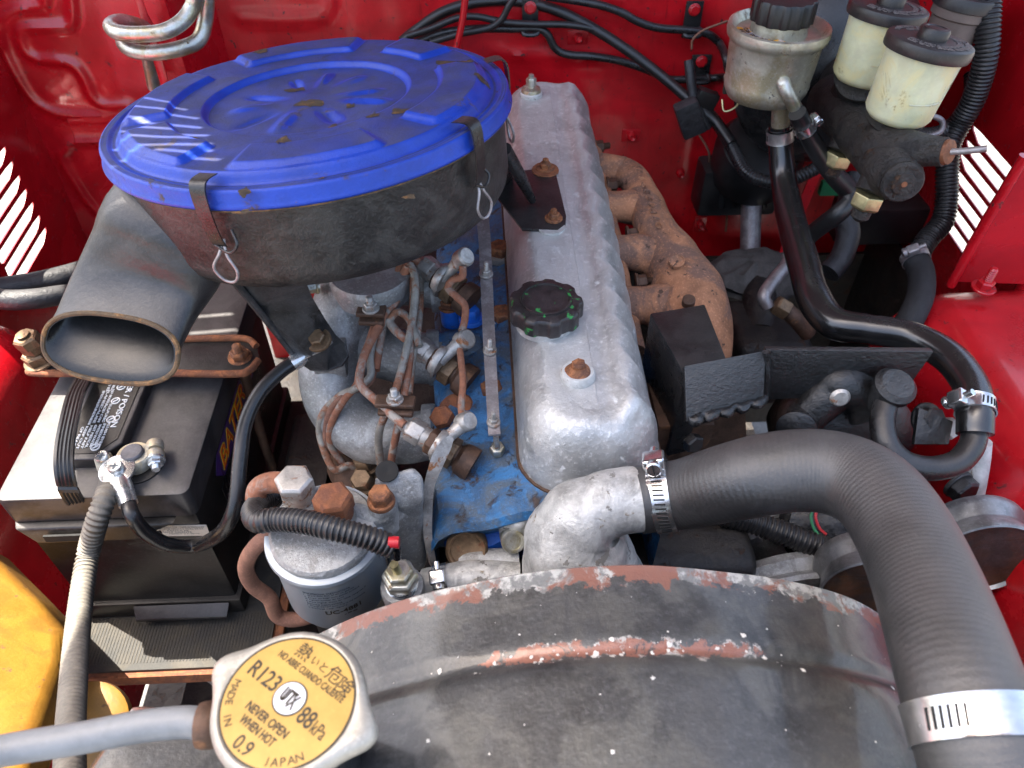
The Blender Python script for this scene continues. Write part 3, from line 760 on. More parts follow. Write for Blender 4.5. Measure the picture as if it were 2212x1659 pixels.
for (x, y, h) in ((1284, 318, .45), (1312, 400, .457), (1354, 508, .468), (1374, 610, .48)):
    q = P(x, y, h); ex.add('stud_nut', bolt(.0075, .009, q, V(1, 0, .1), 1.3, .002, stud=.008), 'rust_dark')
# raised foundry mark: an oval pad and a bar, and a round boss
for (x, y, h, r) in ((1462, 563, .449, 15),):
    q = P(x, y, h)
    ex.add('foundry_mark', MB().lathe([(r * S(q) * 1.15, -.004), (r * S(q) * 1.15, .0006), (r * S(q) * 1.0, .001), (r * S(q) * .9, -.0002), (0, -.0002)], q, (CL - q).normalized() * .6 + UP, 30), 'exhaust')
q = P(1488, 648, .452); ex.add('boss', MB().lathe([(.0062, -.006), (.006, .001), (.005, .0018), (0, .0018)], q, (CL - q).normalized() * .5 + UP, 20), 'rust_dark')
q = P(1412, 372, .44)
for k in range(9):                                       # raised foundry letters, too worn to read
    q = P(1382 + k * 5.2, 368 + k * 14.5, .432 + k * .0016); m = MB()
    mk = text('FIGEEPAIO'[k], h=.0075, ext=.002); m.merge(mk, frame(q, P(1384 + k * 5, 390 + k * 14, .435) - P(1382 + k * 5, 368 + k * 14, .435), V(1, .2, -.2))); ex.add('cast_letter', m, 'exhaust')

# ------------------------------------------------------------------ intake manifold
im = Thing('intake_manifold', 'grey cast alloy intake manifold curving below the air cleaner', 'intake manifold')
tr = [(775, 590, .44, 72), (738, 690, .47, 70), (715, 790, .50, 68), (728, 870, .525, 66), (790, 935, .535, 62), (870, 945, .53, 56), (950, 935, .525, 54)]
im.add('front_runner', MB().tube(PT(tr), RT(tr), 28, 8).noise(.0012, 40), 'alu_cast', sharp=80)
tr = [(745, 720, .485, 66), (800, 748, .495, 62), (870, 770, .50, 58), (960, 775, .50, 56)]
im.add('middle_runner', MB().tube(PT(tr), RT(tr), 26, 8).noise(.0012, 40), 'alu_cast', sharp=80)
tr = [(780, 600, .44, 50), (850, 610, .45, 48), (950, 620, .46, 48)]
im.add('rear_runner', MB().tube(PT(tr), RT(tr), 26, 8).noise(.0012, 40), 'alu_cast', sharp=80)
for (x, y, h, r) in ((962, 930, .522, 56), (970, 772, .50, 56)):
    q = P(x, y, h); head.add('intake_port', MB().lathe([(r * S(q), -.012), (r * S(q) * 1.0, .02), (r * S(q) * .9, .03), (0, .03)], q, V(1, .02, 0), 36).noise(.002, 50), 'head_blue')
for (x, y, h, r) in ((928, 933, .525, 60), (938, 772, .50, 60), (945, 622, .46, 52)):
    q = P(x, y, h); im.add('flange', MB().lathe([(r * S(q), -.006), (r * S(q) * 1.02, -.004), (r * S(q) * 1.02, .004), (r * S(q), .006), (r * S(q) * .5, .006)], q, V(1, .02, 0), 36), 'alu_cast')
q = P(718, 640, .445); im.add('stud_nut', bolt(.006, .012, P(685, 618, .43), V(-.8, -.4, .2), 1.2, .002), 'zinc')
im.add('trunk_cap', MB().lathe([(.036, -.02), (.038, 0), (.036, .004), (0, .004)], P(800, 592, .425), UP, 36), 'alu_cast')

# ------------------------------------------------------------------ injectors
def injector(nut, hexa_, foot, h, label, seed):
    t = Thing('injector', label, 'fuel injector', 'fuel injectors along the cylinder head')
    a = P(*nut, h); c = P(*foot, h + .018)
    ax = (a - c).normalized(); L = (a - c).length; s_ = S(a)
    random.seed(seed)
    R = 28 * s_
    t.add('holder', MB().lathe([(R * 1.35, 0), (R * 1.35, L * .10), (R * 1.28, L * .2), (R * .9, L * .26), (R * .9, L * .30), (0, L * .30)], c - ax * .010, ax, 30), 'rust_dark')
    t.add('body_hex', MB().hexhead(c + ax * L * .12, ax, R * 1.28, L * .22), 'bronze_nut', bevel=.0006)
    t.add('gasket_ring', MB().lathe([(R * 1.32, 0), (R * 1.36, .0015), (R * 1.3, .003), (0, .003)], c + ax * L * .36, ax, 30), 'plated_rusty')
    t.add('lock_nut', MB().hexhead(c + ax * L * .42, ax, R * 1.08, L * .15), 'rust_dark', bevel=.0006)
    t.add('collar', MB().lathe([(R * .82, 0), (R * .84, L * .2), (0, L * .2)], c + ax * L * .55, ax, 24), 'plated_rusty')
    t.add('union_nut', MB().hexhead(c + ax * L * .66, ax, R * 1.0, L * .24), 'plated_rusty', bevel=.0006)
    t.add('union_neck', MB().lathe([(R * .6, 0), (R * .5, L * .10), (R * .36, L * .16), (0, L * .16)], c + ax * L * .89, ax, 20), 'plated_rusty')
    return a, ax, R
I1 = injector((868, 915), 0, (1000, 992), .468, 'rusty injector next to the fuel filter bracket', 1)
I2 = injector((888, 738), 0, (996, 815), .460, 'middle rusty injector between two intake runners', 2)
I3 = injector((900, 562), 0, (1000, 640), .425, 'injector half under the rim of the air cleaner', 3)

# leak-off banjos and pipe
lk = Thing('leak_off_pipe', 'thin rusty return pipe joining the injector banjo fittings', 'fuel pipe')
for pl in ([(1002, 920, .452), (996, 880, .452), (1000, 830, .450), (996, 780, .446), (992, 750, .443)], [(998, 715, .434), (1004, 690, .430), (1004, 660, .425), (985, 640, .42), (968, 622, .418), (978, 605, .412), (998, 598, .408), (1000, 575, .40)]):
    lk.add('pipe', MB().tube([P(*q) for q in pl], 8.2 * S(P(*pl[0])), 10), 'line_rust')
for (e0, e1, r) in (((950, 960, .462), (1005, 912, .452), 17), ((948, 778, .452), (1002, 735, .440), 17), ((955, 600, .418), (1000, 558, .398), 16)):
    a, b = P(*e0), P(*e1); s_ = S(a)
    d = (b - a).normalized()
    lk.add('banjo_eye', MB().lathe([(31 * s_, -.003), (34 * s_, -.001), (34 * s_, .002), (31 * s_, .004), (14 * s_, .004)], a + d * 0 + V(0, 0, .0), (P(*e0) - P(e0[0] + 60, e0[1] + 38, e0[2] + .009)).normalized(), 28), 'plated_rusty')
    lk.add('banjo_arm', MB().tube([a, a.lerp(b, .5), b], [r * .95 * s_, r * .8 * s_, r * 1.15 * s_], 14, smooth=False), 'plated_rusty', bevel=0)
    lk.add('banjo_end', MB().lathe([(r * 1.2 * s_, -.006), (r * 1.3 * s_, -.004), (r * 1.3 * s_, .005), (r * 1.05 * s_, .007), (0, .007)], b, V(.5, -.35, .6), 20), 'plated_rusty')

# injection lines
def line(pl, r, mt, label):
    r *= .92
    t = Thing('injector_line', label, 'fuel pipe', 'steel injection lines over the intake'); t.add('pipe', MB().tube([P(*q) for q in pl], [r * S(P(*q)) for q in pl], 12), mt); return t
line([(874, 918, .464), (850, 900, .462), (815, 868, .46), (783, 838, .458), (776, 815, .456), (790, 760, .452), (822, 700, .446), (855, 650, .438), (872, 600, .425), (882, 575, .415)], 10.5, 'line_rust', 'rusty injection line kinked sharply towards the front injector')
line([(893, 740, .455), (868, 726, .45), (845, 702, .447), (838, 675, .443), (850, 640, .436), (868, 600, .426), (884, 570, .415)], 10.5, 'line_rust', 'injection line curving into the middle injector')
line([(906, 748, .452), (895, 715, .446), (880, 685, .441), (858, 674, .44), (842, 690, .444), (812, 720, .455), (800, 770, .462), (800, 812, .468), (770, 838, .475), (735, 855, .49), (700, 890, .51), (690, 930, .53), (705, 985, .55), (725, 1015, .56), (755, 1005, .56), (778, 1020, .57), (785, 1040, .575)], 9, 'line_grey', 'grey injection line looping down beside the intake')
line([(836, 570, .425), (826, 620, .438), (818, 660, .45), (815, 720, .462), (808, 780, .47), (798, 825, .475), (750, 850, .485), (715, 885, .505), (705, 935, .53), (712, 965, .545), (745, 972, .55), (762, 955, .545)], 9, 'rust_hose', 'dark rusty injection line behind the grey loop')
line([(886, 572, .415), (897, 600, .42), (896, 650, .432), (886, 720, .446), (872, 780, .455), (852, 850, .465), (828, 905, .478), (818, 945, .50), (822, 1000, .53), (832, 1030, .55)], 9.5, 'line_grey', 'grey injection line running straight down between the clamps')
line([(893, 600, .425), (893, 650, .436), (888, 735, .452), (882, 800, .463), (872, 860, .472), (860, 920, .485), (846, 990, .52), (848, 1030, .545)], 9.5, 'line_rust', 'rust spotted injection line on the right of the clamp')
line([(838, 560, .42), (815, 610, .432), (800, 650, .442), (794, 700, .455)], 9.5, 'line_grey', 'short grey injection line below the air cleaner rim')
line([(905, 566, .420), (885, 556, .415), (866, 575, .42), (848, 622, .432), (838, 668, .443), (826, 715, .455), (818, 760, .464), (812, 800, .470)], 9.5, 'line_rust', 'rusty injection line dropping from the rear injector behind the others')
line([(858, 560, .418), (846, 600, .43), (826, 655, .446), (806, 712, .458), (788, 770, .466), (772, 828, .474), (742, 866, .49), (716, 915, .515), (715, 962, .54), (738, 1000, .56)], 8.5, 'line_rust', 'thin coppery injection line following the curve of the intake')
line([(905, 580, .43), (908, 640, .44), (902, 720, .452), (890, 790, .464), (884, 850, .472)], 8.5, 'line_grey', 'thin pale injection line beside the front clamp')
def lclamp(x, y, h, label, w=64):
    t = Thing('line_clamp', label, 'clamp', 'clamps on the injection lines'); p = P(x, y, h); s_ = S(p)
    R = Matrix.Rotation(rad(-6), 3, 'Z')
    b = t.add('upper_plate', MB().box(p, (w * 1.35 * s_, 34 * s_, 12 * s_), R), 'rust_dark', bevel=.0018, seg=3)
    t.add('lower_plate', MB().box(p - UP * 18 * s_ - V(0, .004, 0), (w * 1.2 * s_, 28 * s_, 12 * s_), R), 'rust_dark', bevel=.0018, seg=3)
    t.add('bolt', bolt(15 * s_, 12 * s_, p + UP * 6 * s_, UP, 1.25, .0015, stud=18 * s_), 'plated_rusty')
lclamp(854, 868, .455, 'rusty clamp holding injection lines above the front runner')
lclamp(802, 672, .436, 'rusty clamp holding injection lines close to the air cleaner', 46)

# glow plug bus bar
bb = Thing('glow_plug_bus_bar', 'flat steel strip with small studs beside the valve cover', 'metal strip')
pl = [(1040, 440, .402), (1047, 520, .414), (1055, 700, .433), (1060, 800, .443), (1068, 940, .455)]
pts = [P(*q) for q in pl]; m = MB(); rows = []
for q in pts:
    w = 13.2 * S(q); rows.append([q + V(-w, 0, -.001), q + V(w, 0, -.001), q + V(w, 0, .001), q + V(-w, 0, .001)])
m.grid(rows, True, True, True); bb.add('strip', m, 'steel_strip')
for (x, y, h) in ((1050, 592, .420), (1058, 757, .437), (1066, 912, .451)):
    q = P(x, y, h); bb.add('stud', bolt(10 * S(q), 9 * S(q), q, V(.02, -.1, 1), 1.5, .0015, stud=22 * S(q)), 'plated_rusty')
q = P(1074, 975, .485); s_ = S(q)
gp = Thing('glow_plug', 'small hex glow plug at the front end of the steel strip', 'glow plug')
gp.add('hex', MB().hexhead(q, V(0, -.25, 1), 17 * s_, 22 * s_), 'zinc', bevel=.0004)
gp.add('stem', MB().lathe([(11 * s_, -.02), (12 * s_, 0), (8 * s_, .012), (0, .012)], q - UP * .002, V(0, -.25, 1), 16), 'zinc')
gp.add('terminal', MB().tube([q + V(0, -.004, .010), P(1070, 935, .456)], 6 * s_, 10, smooth=False), 'plated_rusty')
# ------------------------------------------------------------------ air cleaner
AC = P(664, 203, .262); RL = (PY(1098, 205, AC.y) - PY(228, 318, AC.y)).length / 2 * .955
print('lid', AC, RL)
ac = Thing('air_cleaner', 'round air cleaner with a dusty bright blue lid and black snorkel', 'air cleaner')
def sst(a, b, x):
    t = max(0, min(1, (x - a) / (b - a))); return t * t * (3 - 2 * t)
pads = [(-158, -118), (-104, -58), (-42, 18), (34, 62), (76, 128), (146, 196)]
random.seed(3)
dents = [(rad(k * 36 + 10 + random.uniform(-9, 9)), random.uniform(.016, .036), random.uniform(.048, .066), random.choice((-1, 1, 1)) * random.uniform(.0022, .0036), random.uniform(.0032, .0060)) for k in range(10)]
def lidz(r, a):
    q = r / RL * .152
    z = 0
    z -= .0075 * sst(.1345, .1405, q) - .0020 * sst(.1425, .1465, q)
    deg = math.degrees(a) % 360
    pad = 0
    for (s0, s1) in pads:
        d = (deg - s0) % 360; w = (s1 - s0) % 360
        if d <= w: pad = max(pad, sst(0, 2.6, d) * sst(0, 2.6, w - d))
    z += .0042 * pad * sst(.0995, .1030, q) * (1 - sst(.1285, .1345, q))
    z -= .0048 * (1 - sst(.0745, .0785, q))
    for (b, r0, r1, hh, wd_) in dents:
        d = (a - b + math.pi) % (2 * math.pi) - math.pi; lat = abs(d) * q
        z += hh * math.exp(-(lat / wd_) ** 2) * sst(r0 - .014, r0 + .012, q) * (1 - sst(r1 - .008, r1 + .008, q))
    z += .0012 * math.exp(-(q / .02) ** 2) + .0006 * noise.noise(V(q * 28 * math.cos(a), q * 28 * math.sin(a), 4))
    return z
rows = []
rs = [RL * (i / 150) for i in range(1, 151)]
NS = 320
for r in [1e-5] + rs[:-3]:
    rows.append([AC + V(r * math.cos(a), r * math.sin(a), lidz(r, a)) for a in [2 * math.pi * j / NS for j in range(NS)]])
for (r, z) in ((RL * .985, -.0052), (RL * .995, -.0058), (RL * 1.0, -.0075), (RL * 1.0, -.0140), (RL * 1.008, -.0156), (RL * 1.012, -.0172), (RL * 1.006, -.0186), (RL * .97, -.0188)):
    rows.append([AC + V(r * math.cos(a), r * math.sin(a), z) for a in [2 * math.pi * j / NS for j in range(NS)]])
ac.add('lid', MB().grid(rows, True), 'blue_lid', sharp=70)
TL = Matrix.Rotation(rad(-5.5), 3, 'X') @ Matrix.Rotation(rad(-4.0), 3, 'Y')
def lid_local(px, py):
    n = TL @ UP; r = ray(px, py); t = (AC - CL).dot(n) / r.dot(n); return TL.transposed() @ (CL + r * t - AC)
for i, (x, y, a, b, an) in enumerate(((640, 180, 20, 7, 5), (662, 212, 24, 10, -18), (755, 216, 7, 6, 0), (862, 240, 13, 8, -15), (800, 250, 13, 4, 0), (716, 262, 9, 6, 0), (610, 312, 13, 12, 20), (566, 122, 17, 9, -30), (990, 138, 34, 10, -25), (1040, 175, 16, 5, -50), (522, 398, 8, 10, 20), (690, 365, 7, 4, 0), (520, 440, 15, 4, 0), (880, 408, 9, 4, 10), (420, 300, 5, 3, 0), (745, 290, 6, 3, 0))):
    c = lid_local(x, y); sc_ = S(AC); n = 18; m = MB(); pts = []
    for j in range(n):
        t = 2 * math.pi * j / n; k = 1 + .8 * noise.noise(V(math.cos(t) * 1.6, math.sin(t) * 1.6, i * 3.7)) + .4 * noise.noise(V(math.cos(t) * 5, math.sin(t) * 5, i))
        a, b = a * 1.0, b * 1.0; u, v = 1.3 * a * sc_ * k * math.cos(t), 2.2 * b * sc_ * k * math.sin(t); w = rad(an)
        px_, py_ = c.x + u * math.cos(w) - v * math.sin(w), c.y + u * math.sin(w) + v * math.cos(w)
        pts.append((px_, py_))
    for lv in (1.0, .66, .33):
        for (px_, py_) in pts:
            xx_, yy_ = c.x + (px_ - c.x) * lv, c.y + (py_ - c.y) * lv
            m.v.append(AC + V(xx_, yy_, lidz(min(math.hypot(xx_, yy_), RL * .98), math.atan2(yy_, xx_)) + .00035))
    m.v.append(AC + V(c.x, c.y, lidz(math.hypot(c.x, c.y), math.atan2(c.y, c.x)) + .0003))
    for q in range(2):
        for j in range(n): m.f.append((q * n + j, q * n + (j + 1) % n, (q + 1) * n + (j + 1) % n, (q + 1) * n + j))
    for j in range(n): m.f.append((2 * n + j, 2 * n + (j + 1) % n, 3 * n))
    ac.add('paint_chip', m, 'paint_chip', 0)
RH = RL * .965
ac.add('housing', MB().lathe([(RH, -.018), (RH, -.070), (RH * .99, -.077), (RH * .965, -.083), (RH * .92, -.087), (RH * .3, -.089), (0, -.089)], AC, UP, 120), 'black_housing', sharp=60)
ac.add('lid_seam', MB().lathe([(RH * 1.0, -.0188), (RH * 1.03, -.0192), (RH * 1.032, -.0204), (RH * 1.0, -.0215)], AC, UP, 120), 'rim_rust')
# snorkel: oval duct opening towards the grille
def oval(c, xd, yd, a, b, n=48, p=2.4):
    out = []
    for j in range(n):
        t = 2 * math.pi * j / n; ct, st = math.cos(t), math.sin(t)
        out.append(c + xd * (a * abs(ct) ** (2 / p) * (1 if ct >= 0 else -1)) + yd * (b * abs(st) ** (2 / p) * (1 if st >= 0 else -1)))
    return out
mouth = P(238, 752, .375); s_ = S(mouth)
root_ = P(430, 470, .318)
ax = (mouth - root_).normalized()
xd = V(1, .05, .03).normalized(); xd = (xd - ax * xd.dot(ax)).normalized(); yd = ax.cross(xd)
if yd.z < 0: yd = -yd
stn = []
sa = P(392, 470, .315)
cen = catmull([sa + V(.045, .055, -.004), sa, P(336, 562, .335), P(285, 650, .356), mouth], 6)
uu = (P(384, 762, .375) - P(96, 722, .375)) / 2; vv = (P(246, 684, .355) - P(232, 822, .396)) / 2
for i, c in enumerate(cen):
    t = i / (len(cen) - 1); k = sst(.25, 1, t); fl = 1 + .05 * sst(.93, 1, t)
    d = (cen[min(i + 1, len(cen) - 1)] - cen[max(i - 1, 0)]).normalized()
    xx = (xd - d * xd.dot(d)).normalized(); yy = d.cross(xx)
    if yy.z < 0: yy = -yy
    X_ = (xx * .049).lerp(uu * .97, k) * fl; Y_ = (yy * .031).lerp(vv, k) * fl
    stn.append([c + X_ * (abs(math.cos(a)) ** (2 / 2.5) * (1 if math.cos(a) >= 0 else -1)) + Y_ * (abs(math.sin(a)) ** (2 / 2.5) * (1 if math.sin(a) >= 0 else -1)) for a in [2 * math.pi * q / 48 for q in range(48)]])
cm = cen[-1]
inner = [[c + (p - c) * .93 for p in r] for r, c in zip(stn, cen)]
sn = MB().grid(stn, True)
si = ac.add('snorkel', sn, 'black_snorkel', sharp=60)
ac.add('snorkel_bore', MB().grid([stn[-1]] + [[p + ax * .001 for p in inner[-1]]] + inner[::-1][1:], True), 'bore_shade', si, sharp=60)
lip = [p + ax * .0005 for p in stn[-1]]; lip2 = [cm + (p - cm) * .965 for p in lip]
rim = MB()
seam_pts = [(cm + (p - cm) * .985) for p in lip]
rim.tube(seam_pts + [seam_pts[0]], .0019, 8, sub=2); ac.add('snorkel_lip', rim, 'rim_rust', si)
# collar where the duct meets the housing
ac.add('snorkel_collar', MB().tube([p + (p - cen[7]) * .01 for p in stn[7]][:], .0022, 8, sub=2), 'black_housing', si)
# clips with wire bails
def clip(xt, yt, h, label=None):
    p = P(xt, yt, h); d = V(p.x - AC.x, p.y - AC.y, 0).normalized(); tg = UP.cross(d)
    w = .0125
    c0 = AC + d * RL
    prof = [(-.012, .0008), (-.002, .0015), (.0028, -.001), (.0048, -.008), (.0050, -.022), (.0035, -.036), (.001, -.044), (-.002, -.047)]
    rows = []
    path = catmull([c0 + d * a + UP * b for a, b in prof], 4)
    for i, q in enumerate(path):
        t = i / (len(path) - 1); ww = w * (1 - .35 * t) / 2
        rows.append([q - tg * ww, q + tg * ww, q + tg * ww + d * .0013 + UP * .0008, q - tg * ww + d * .0013 + UP * .0008])
    k = ac.add('clip', MB().grid(rows, True, True, True), 'black_paint')
    b0 = c0 + d * -.001 + UP * -.046
    q = [b0 + tg * .002 + UP * .006, b0 + tg * .0035 - UP * .004 + d * .004, b0 + tg * .0085 - UP * .015 + d * .006, b0 + tg * .004 - UP * .023 + d * .006, b0 - tg * .004 - UP * .022 + d * .006, b0 - tg * .0085 - UP * .013 + d * .006, b0 - tg * .002 - UP * .003 + d * .004, b0 + tg * .001 + UP * .004]
    ac.add('wire_bail', MB().tube(q, .0011, 8, 6), 'steel_strip', k)
    e = [b0 + tg * .009 + UP * .012 - d * .002, b0 + tg * .013 + UP * .004 + d * .003, b0 + tg * .006 - UP * .002 + d * .004, b0 - tg * .004 + UP * .003 + d * .003]
    ac.add('wire_hook', MB().tube(e, .0011, 8, 6), 'black_paint', k)
clip(492, 428, .275); clip(985, 345, .275); clip(1092, 180, .275)
for q_ in ac.parts:
    if not q_[0].startswith('snorkel'): q_[1].xf(lambda p: AC + TL @ (p - AC))
# stay to the valve cover
pp = [ctop(x, y, .0028) for x, y in ((1068, 418), (1128, 494), (1205, 497), (1222, 482), (1223, 465), (1198, 362), (1125, 368))]
k = ac.add('cover_stay', MB().plate(pp, UP, .0028), 'black_paint', bevel=.0006)
a0 = AC + V(RH * .93, -.045, -.030); 
up_ = [P(1075, 320, .30), P(1062, 400, .345), ctop(1064, 416, .003), ctop(1112, 372, .003), P(1098, 330, .31)]
ac.add('stay_web', MB().plate([P(1088, 300, .292), P(1068, 330, .312), P(1064, 408, .375), ctop(1072, 420, .002), ctop(1108, 385, .002), P(1095, 330, .32)], V(.8, -.4, .4), .0024), 'black_paint', k)
ac.add('stay_rib', MB().tube([P(1090, 322, .318), P(1120, 375, .352), ctop(1150, 432, .006)], [.0062, .006, .004], 12), 'black_paint', k)
for (x, y, mm) in ((1178, 364, 'rust_bolt'), (1196, 472, 'rust_bolt')):
    q = ctop(x, y, .003); ac.add('stay_bolt', bolt(13 * S(q), 11 * S(q), q, UP, 1.5, .0016, stud=9 * S(q)), mm, k)
q = ctop(1178, 366, .003); ac.add('stay_rust_pad', MB().lathe([(30 * S(q), -.001), (29 * S(q), .0004), (0, .0004)], q, UP, 24).noise(.0006, 200), 'rust', k)
q = ctop(1190, 492); ac.add('stay_grommet', MB().lathe([(30 * S(q), -.0005), (30 * S(q), .0022), (0, .0022)], q, UP, 28), 'white_rubber', k)
# arm down to the intake manifold
apx = [(500, 598, .352), (556, 665, .39), (620, 745, .44), (648, 785, .462), (668, 799, .466), (705, 801, .466), (738, 789, .462), (752, 768, .458), (745, 742, .45), (724, 722, .445), (702, 690, .425), (672, 640, .39), (655, 598, .352)]
k = ac.add('support_arm', MB().plate([P(*q) for q in apx], V(-.1, -.5, .85), .004), 'arm_grey', bevel=.0008)
ac.add('arm_flange', MB().tube([P(498, 598, .350), P(556, 668, .389), P(618, 745, .437), P(645, 782, .459)], .0030, 8), 'arm_grey', k)
q = P(692, 752, .448); 
ac.add('arm_bolt', bolt(19 * S(q), 15 * S(q), q + V(0, 0, .009), V(-.1, -.35, .9), 1.5, .003), 'bronze_nut', k)
ac.add('bracket_bolt', bolt(.0075, .012, P(462, 602, .37), V(-1, -.3, 0), 1.2, .002), 'rust_bolt')
ac.add('support_pad', MB().box(P(715, 770, .478), (.03, .03, .03)), 'alu_cast', bevel=.004)
# ------------------------------------------------------------------ battery
bt = Thing('battery', 'black car battery with grey carrying strap and raised DANGER / POISON lid', 'battery')
BT = .515
fr = P(405, 1067, BT); fl = P(-8, 1067, BT)
bx0, bx1, by0 = fl.x, fr.x, fr.y
by1 = by0 + .295; bw = bx1 - bx0; bc = V((bx0 + bx1) / 2, (by0 + by1) / 2, 0); bl = by1 - by0
print('battery', bx0, bx1, by0, by1)
BH = .195
bt.add('case', MB().box(V(bc.x, bc.y, Z(BT) - .03 - (BH - .03) / 2), (bw - .008, bl - .008, BH - .03)), 'battery_case', bevel=.004)
lidb = dome(bw / 2, bl / 2, .008, [(0, -.030), (0, -.003), (.0008, -.001), (.003, 0), (.02, 0), (.06, 0)], lambda p: V(bc.x + p.x, bc.y + p.y, Z(BT) + p.z))
li = bt.add('lid', lidb, 'battery_top')
# front carrying ledge with slots under the lid
yl = by0
bt.add('front_ledge', MB().hexa([V(bx0 + .012, yl + .004, Z(BT) - .046), V(bx1 - .050, yl + .004, Z(BT) - .046), V(bx1 - .018, yl + .004, Z(BT) - .031), V(bx0 + .002, yl + .004, Z(BT) - .031)],
    [V(bx0 + .022, yl - .012, Z(BT) - .046), V(bx1 - .055, yl - .012, Z(BT) - .046), V(bx1 - .02, yl - .006, Z(BT) - .033), V(bx0 + .006, yl - .006, Z(BT) - .033)]), 'battery_case', bevel=.0015)
for x0, x1 in ((.030, .072), (.112, .128)):
    bt.add('ledge_slot', MB().box(V(bx0 + (x0 + x1) / 2, yl - .0115, Z(BT) - .0395), (x1 - x0, .002, .008)), 'void')
bt.add('base_rim', MB().box(V(bc.x, bc.y, Z(BT) - BH + .012), (bw + .002, bl + .002, .024)), 'battery_case', bevel=.003)
bt.add('hold_lip', MB().hexa([V(bx0 + .055, by0 - .002, Z(BT) - BH + .016), V(bx1 - .010, by0 - .002, Z(BT) - BH + .016), V(bx1 - .010, by0 - .002, Z(BT) - BH + .022), V(bx0 + .055, by0 - .002, Z(BT) - BH + .022)],
    [V(bx0 + .058, by0 - .013, Z(BT) - BH + .010), V(bx1 - .012, by0 - .013, Z(BT) - BH + .010), V(bx1 - .012, by0 - .013, Z(BT) - BH + .014), V(bx0 + .058, by0 - .013, Z(BT) - BH + .014)]), 'battery_top', bevel=.001)
bt.add('moulded_catch', MB().box(PY(292, 1163, by0 + .003), (.020, .003, .012), Matrix.Rotation(rad(-14), 3, 'Y')), 'battery_case', bevel=.001)
bt.add('moulded_ring', MB().lathe([(.0085, 0), (.0085, .0012), (.0075, .0012), (.0073, 0)], PY(252, 1132, by0 + .004), V(0, -1, 0), 28), 'battery_case')
# vent cover with raised wording
vx1 = P(254, 978, BT - .012).x; vx0 = P(150, 985, BT - .012).x - .012
vy0 = P(220, 990, BT - .012).y; vy1 = by1 - .03
zt = Z(BT) + .0115
out = [(vx0, vy0), (vx1 - .016, vy0), (vx1, vy0 + .018), (vx1, vy1), (vx0, vy1)]
lo = [V(x, y, Z(BT) - .001) for x, y in out]; hi = [V(x, y, zt) for x, y in out]
vi = bt.add('vent_cover', MB().hexa(lo, hi), 'battery_top', bevel=.002, seg=3)
vi2 = bt.add('vent_panel', MB().hexa([V(x, y, zt - .001) for x, y in [(vx0 + .004, vy0 + .006), (vx1 - .018, vy0 + .006), (vx1 - .005, vy0 + .022), (vx1 - .005, vy1 - .006), (vx0 + .004, vy1 - .006)]],
    [V(x, y, zt + .0008) for x, y in [(vx0 + .004, vy0 + .006), (vx1 - .018, vy0 + .006), (vx1 - .005, vy0 + .022), (vx1 - .005, vy1 - .006), (vx0 + .004, vy1 - .006)]]), 'battery_case')
def bword(s, px, py, w, h, dirx=V(0, -1, 0)):
    q = P(px, py, CAMZ - zt - .001); m = MB().merge(text(s, w=w, h=h, ext=.0008), frame(V(q.x, q.y, zt + .0016), dirx, UP.cross(dirx)))
    bt.add('lettering', m, 'print_white', vi)
bword('DANGER / POISON', 275, 852, .080, .0052)
rows_ = (('SHIELD', 246, 834, .014), ('EYES', 236, 836, .012), ('NO SPARKS', 238, 858, .020), ('FLAMES', 228, 860, .020), ('SMOKING', 218, 860, .018),
         ('SULFURIC', 232, 892, .022), ('ACID CAN', 222, 892, .022), ('CAUSE', 212, 894, .022), ('BLINDNESS', 202, 896, .024))
rows_ += tuple((w_, 226 - 9.6 * i_, 938 + 1.5 * i_, .026) for i_, w_ in enumerate(('FLUSH EYES', 'IMMEDIATELY', 'WITH WATER', 'GET MEDICAL', 'HELP FAST', 'KEEP OUT', 'OF REACH')))
for (s, x, y, w) in rows_: bword(s, x, y, w, .0021)
for (x, y) in ((262, 836), (250, 866), (240, 906), (206, 966)):
    q = P(x, y, CAMZ - zt - .001)
    bt.add('warning_symbol', MB().lathe([(.0040, 0), (.0040, .0009), (.0031, .0009), (.0031, 0)], V(q.x, q.y, zt + .0007), UP, 24).merge(MB().box(V(q.x, q.y, zt + .0012), (.005, .0010, .0009), Matrix.Rotation(.7, 3, 'Z'))), 'print_white', vi)
# strap
spl = [(182, 815, .497), (164, 850, .484), (150, 905, .473), (140, 960, .472), (138, 1010, .478), (147, 1055, .495), (168, 1090, .528), (188, 1104, .55)]
rows = []
pts = catmull([P(*q) for q in spl], 6)
for q in pts:
    w = .0074
    pf = [(-w, -.0015), (w, -.0015), (w, .0012), (w * .8, .0016), (w * .66, .0008), (w * .5, .0016), (w * .3, .0008), (w * .12, .0016), (-w * .12, .0008), (-w * .3, .0016), (-w * .5, .0008), (-w * .66, .0016), (-w, .0012)]
    i = pts.index(q); t = (pts[min(i + 1, len(pts) - 1)] - pts[max(i - 1, 0)]).normalized(); xd_ = V(1, .08, 0); xd_ = (xd_ - t * xd_.dot(t)).normalized(); n_ = xd_.cross(t)
    if n_.z < 0 and i < len(pts) * .7: n_ = -n_
    if i >= len(pts) * .7 and n_.y > 0: n_ = -n_
    rows.append([q + xd_ * a + n_ * b for a, b in pf])
bt.add('carrying_strap', MB().grid(rows, True, True, True), 'rubber')
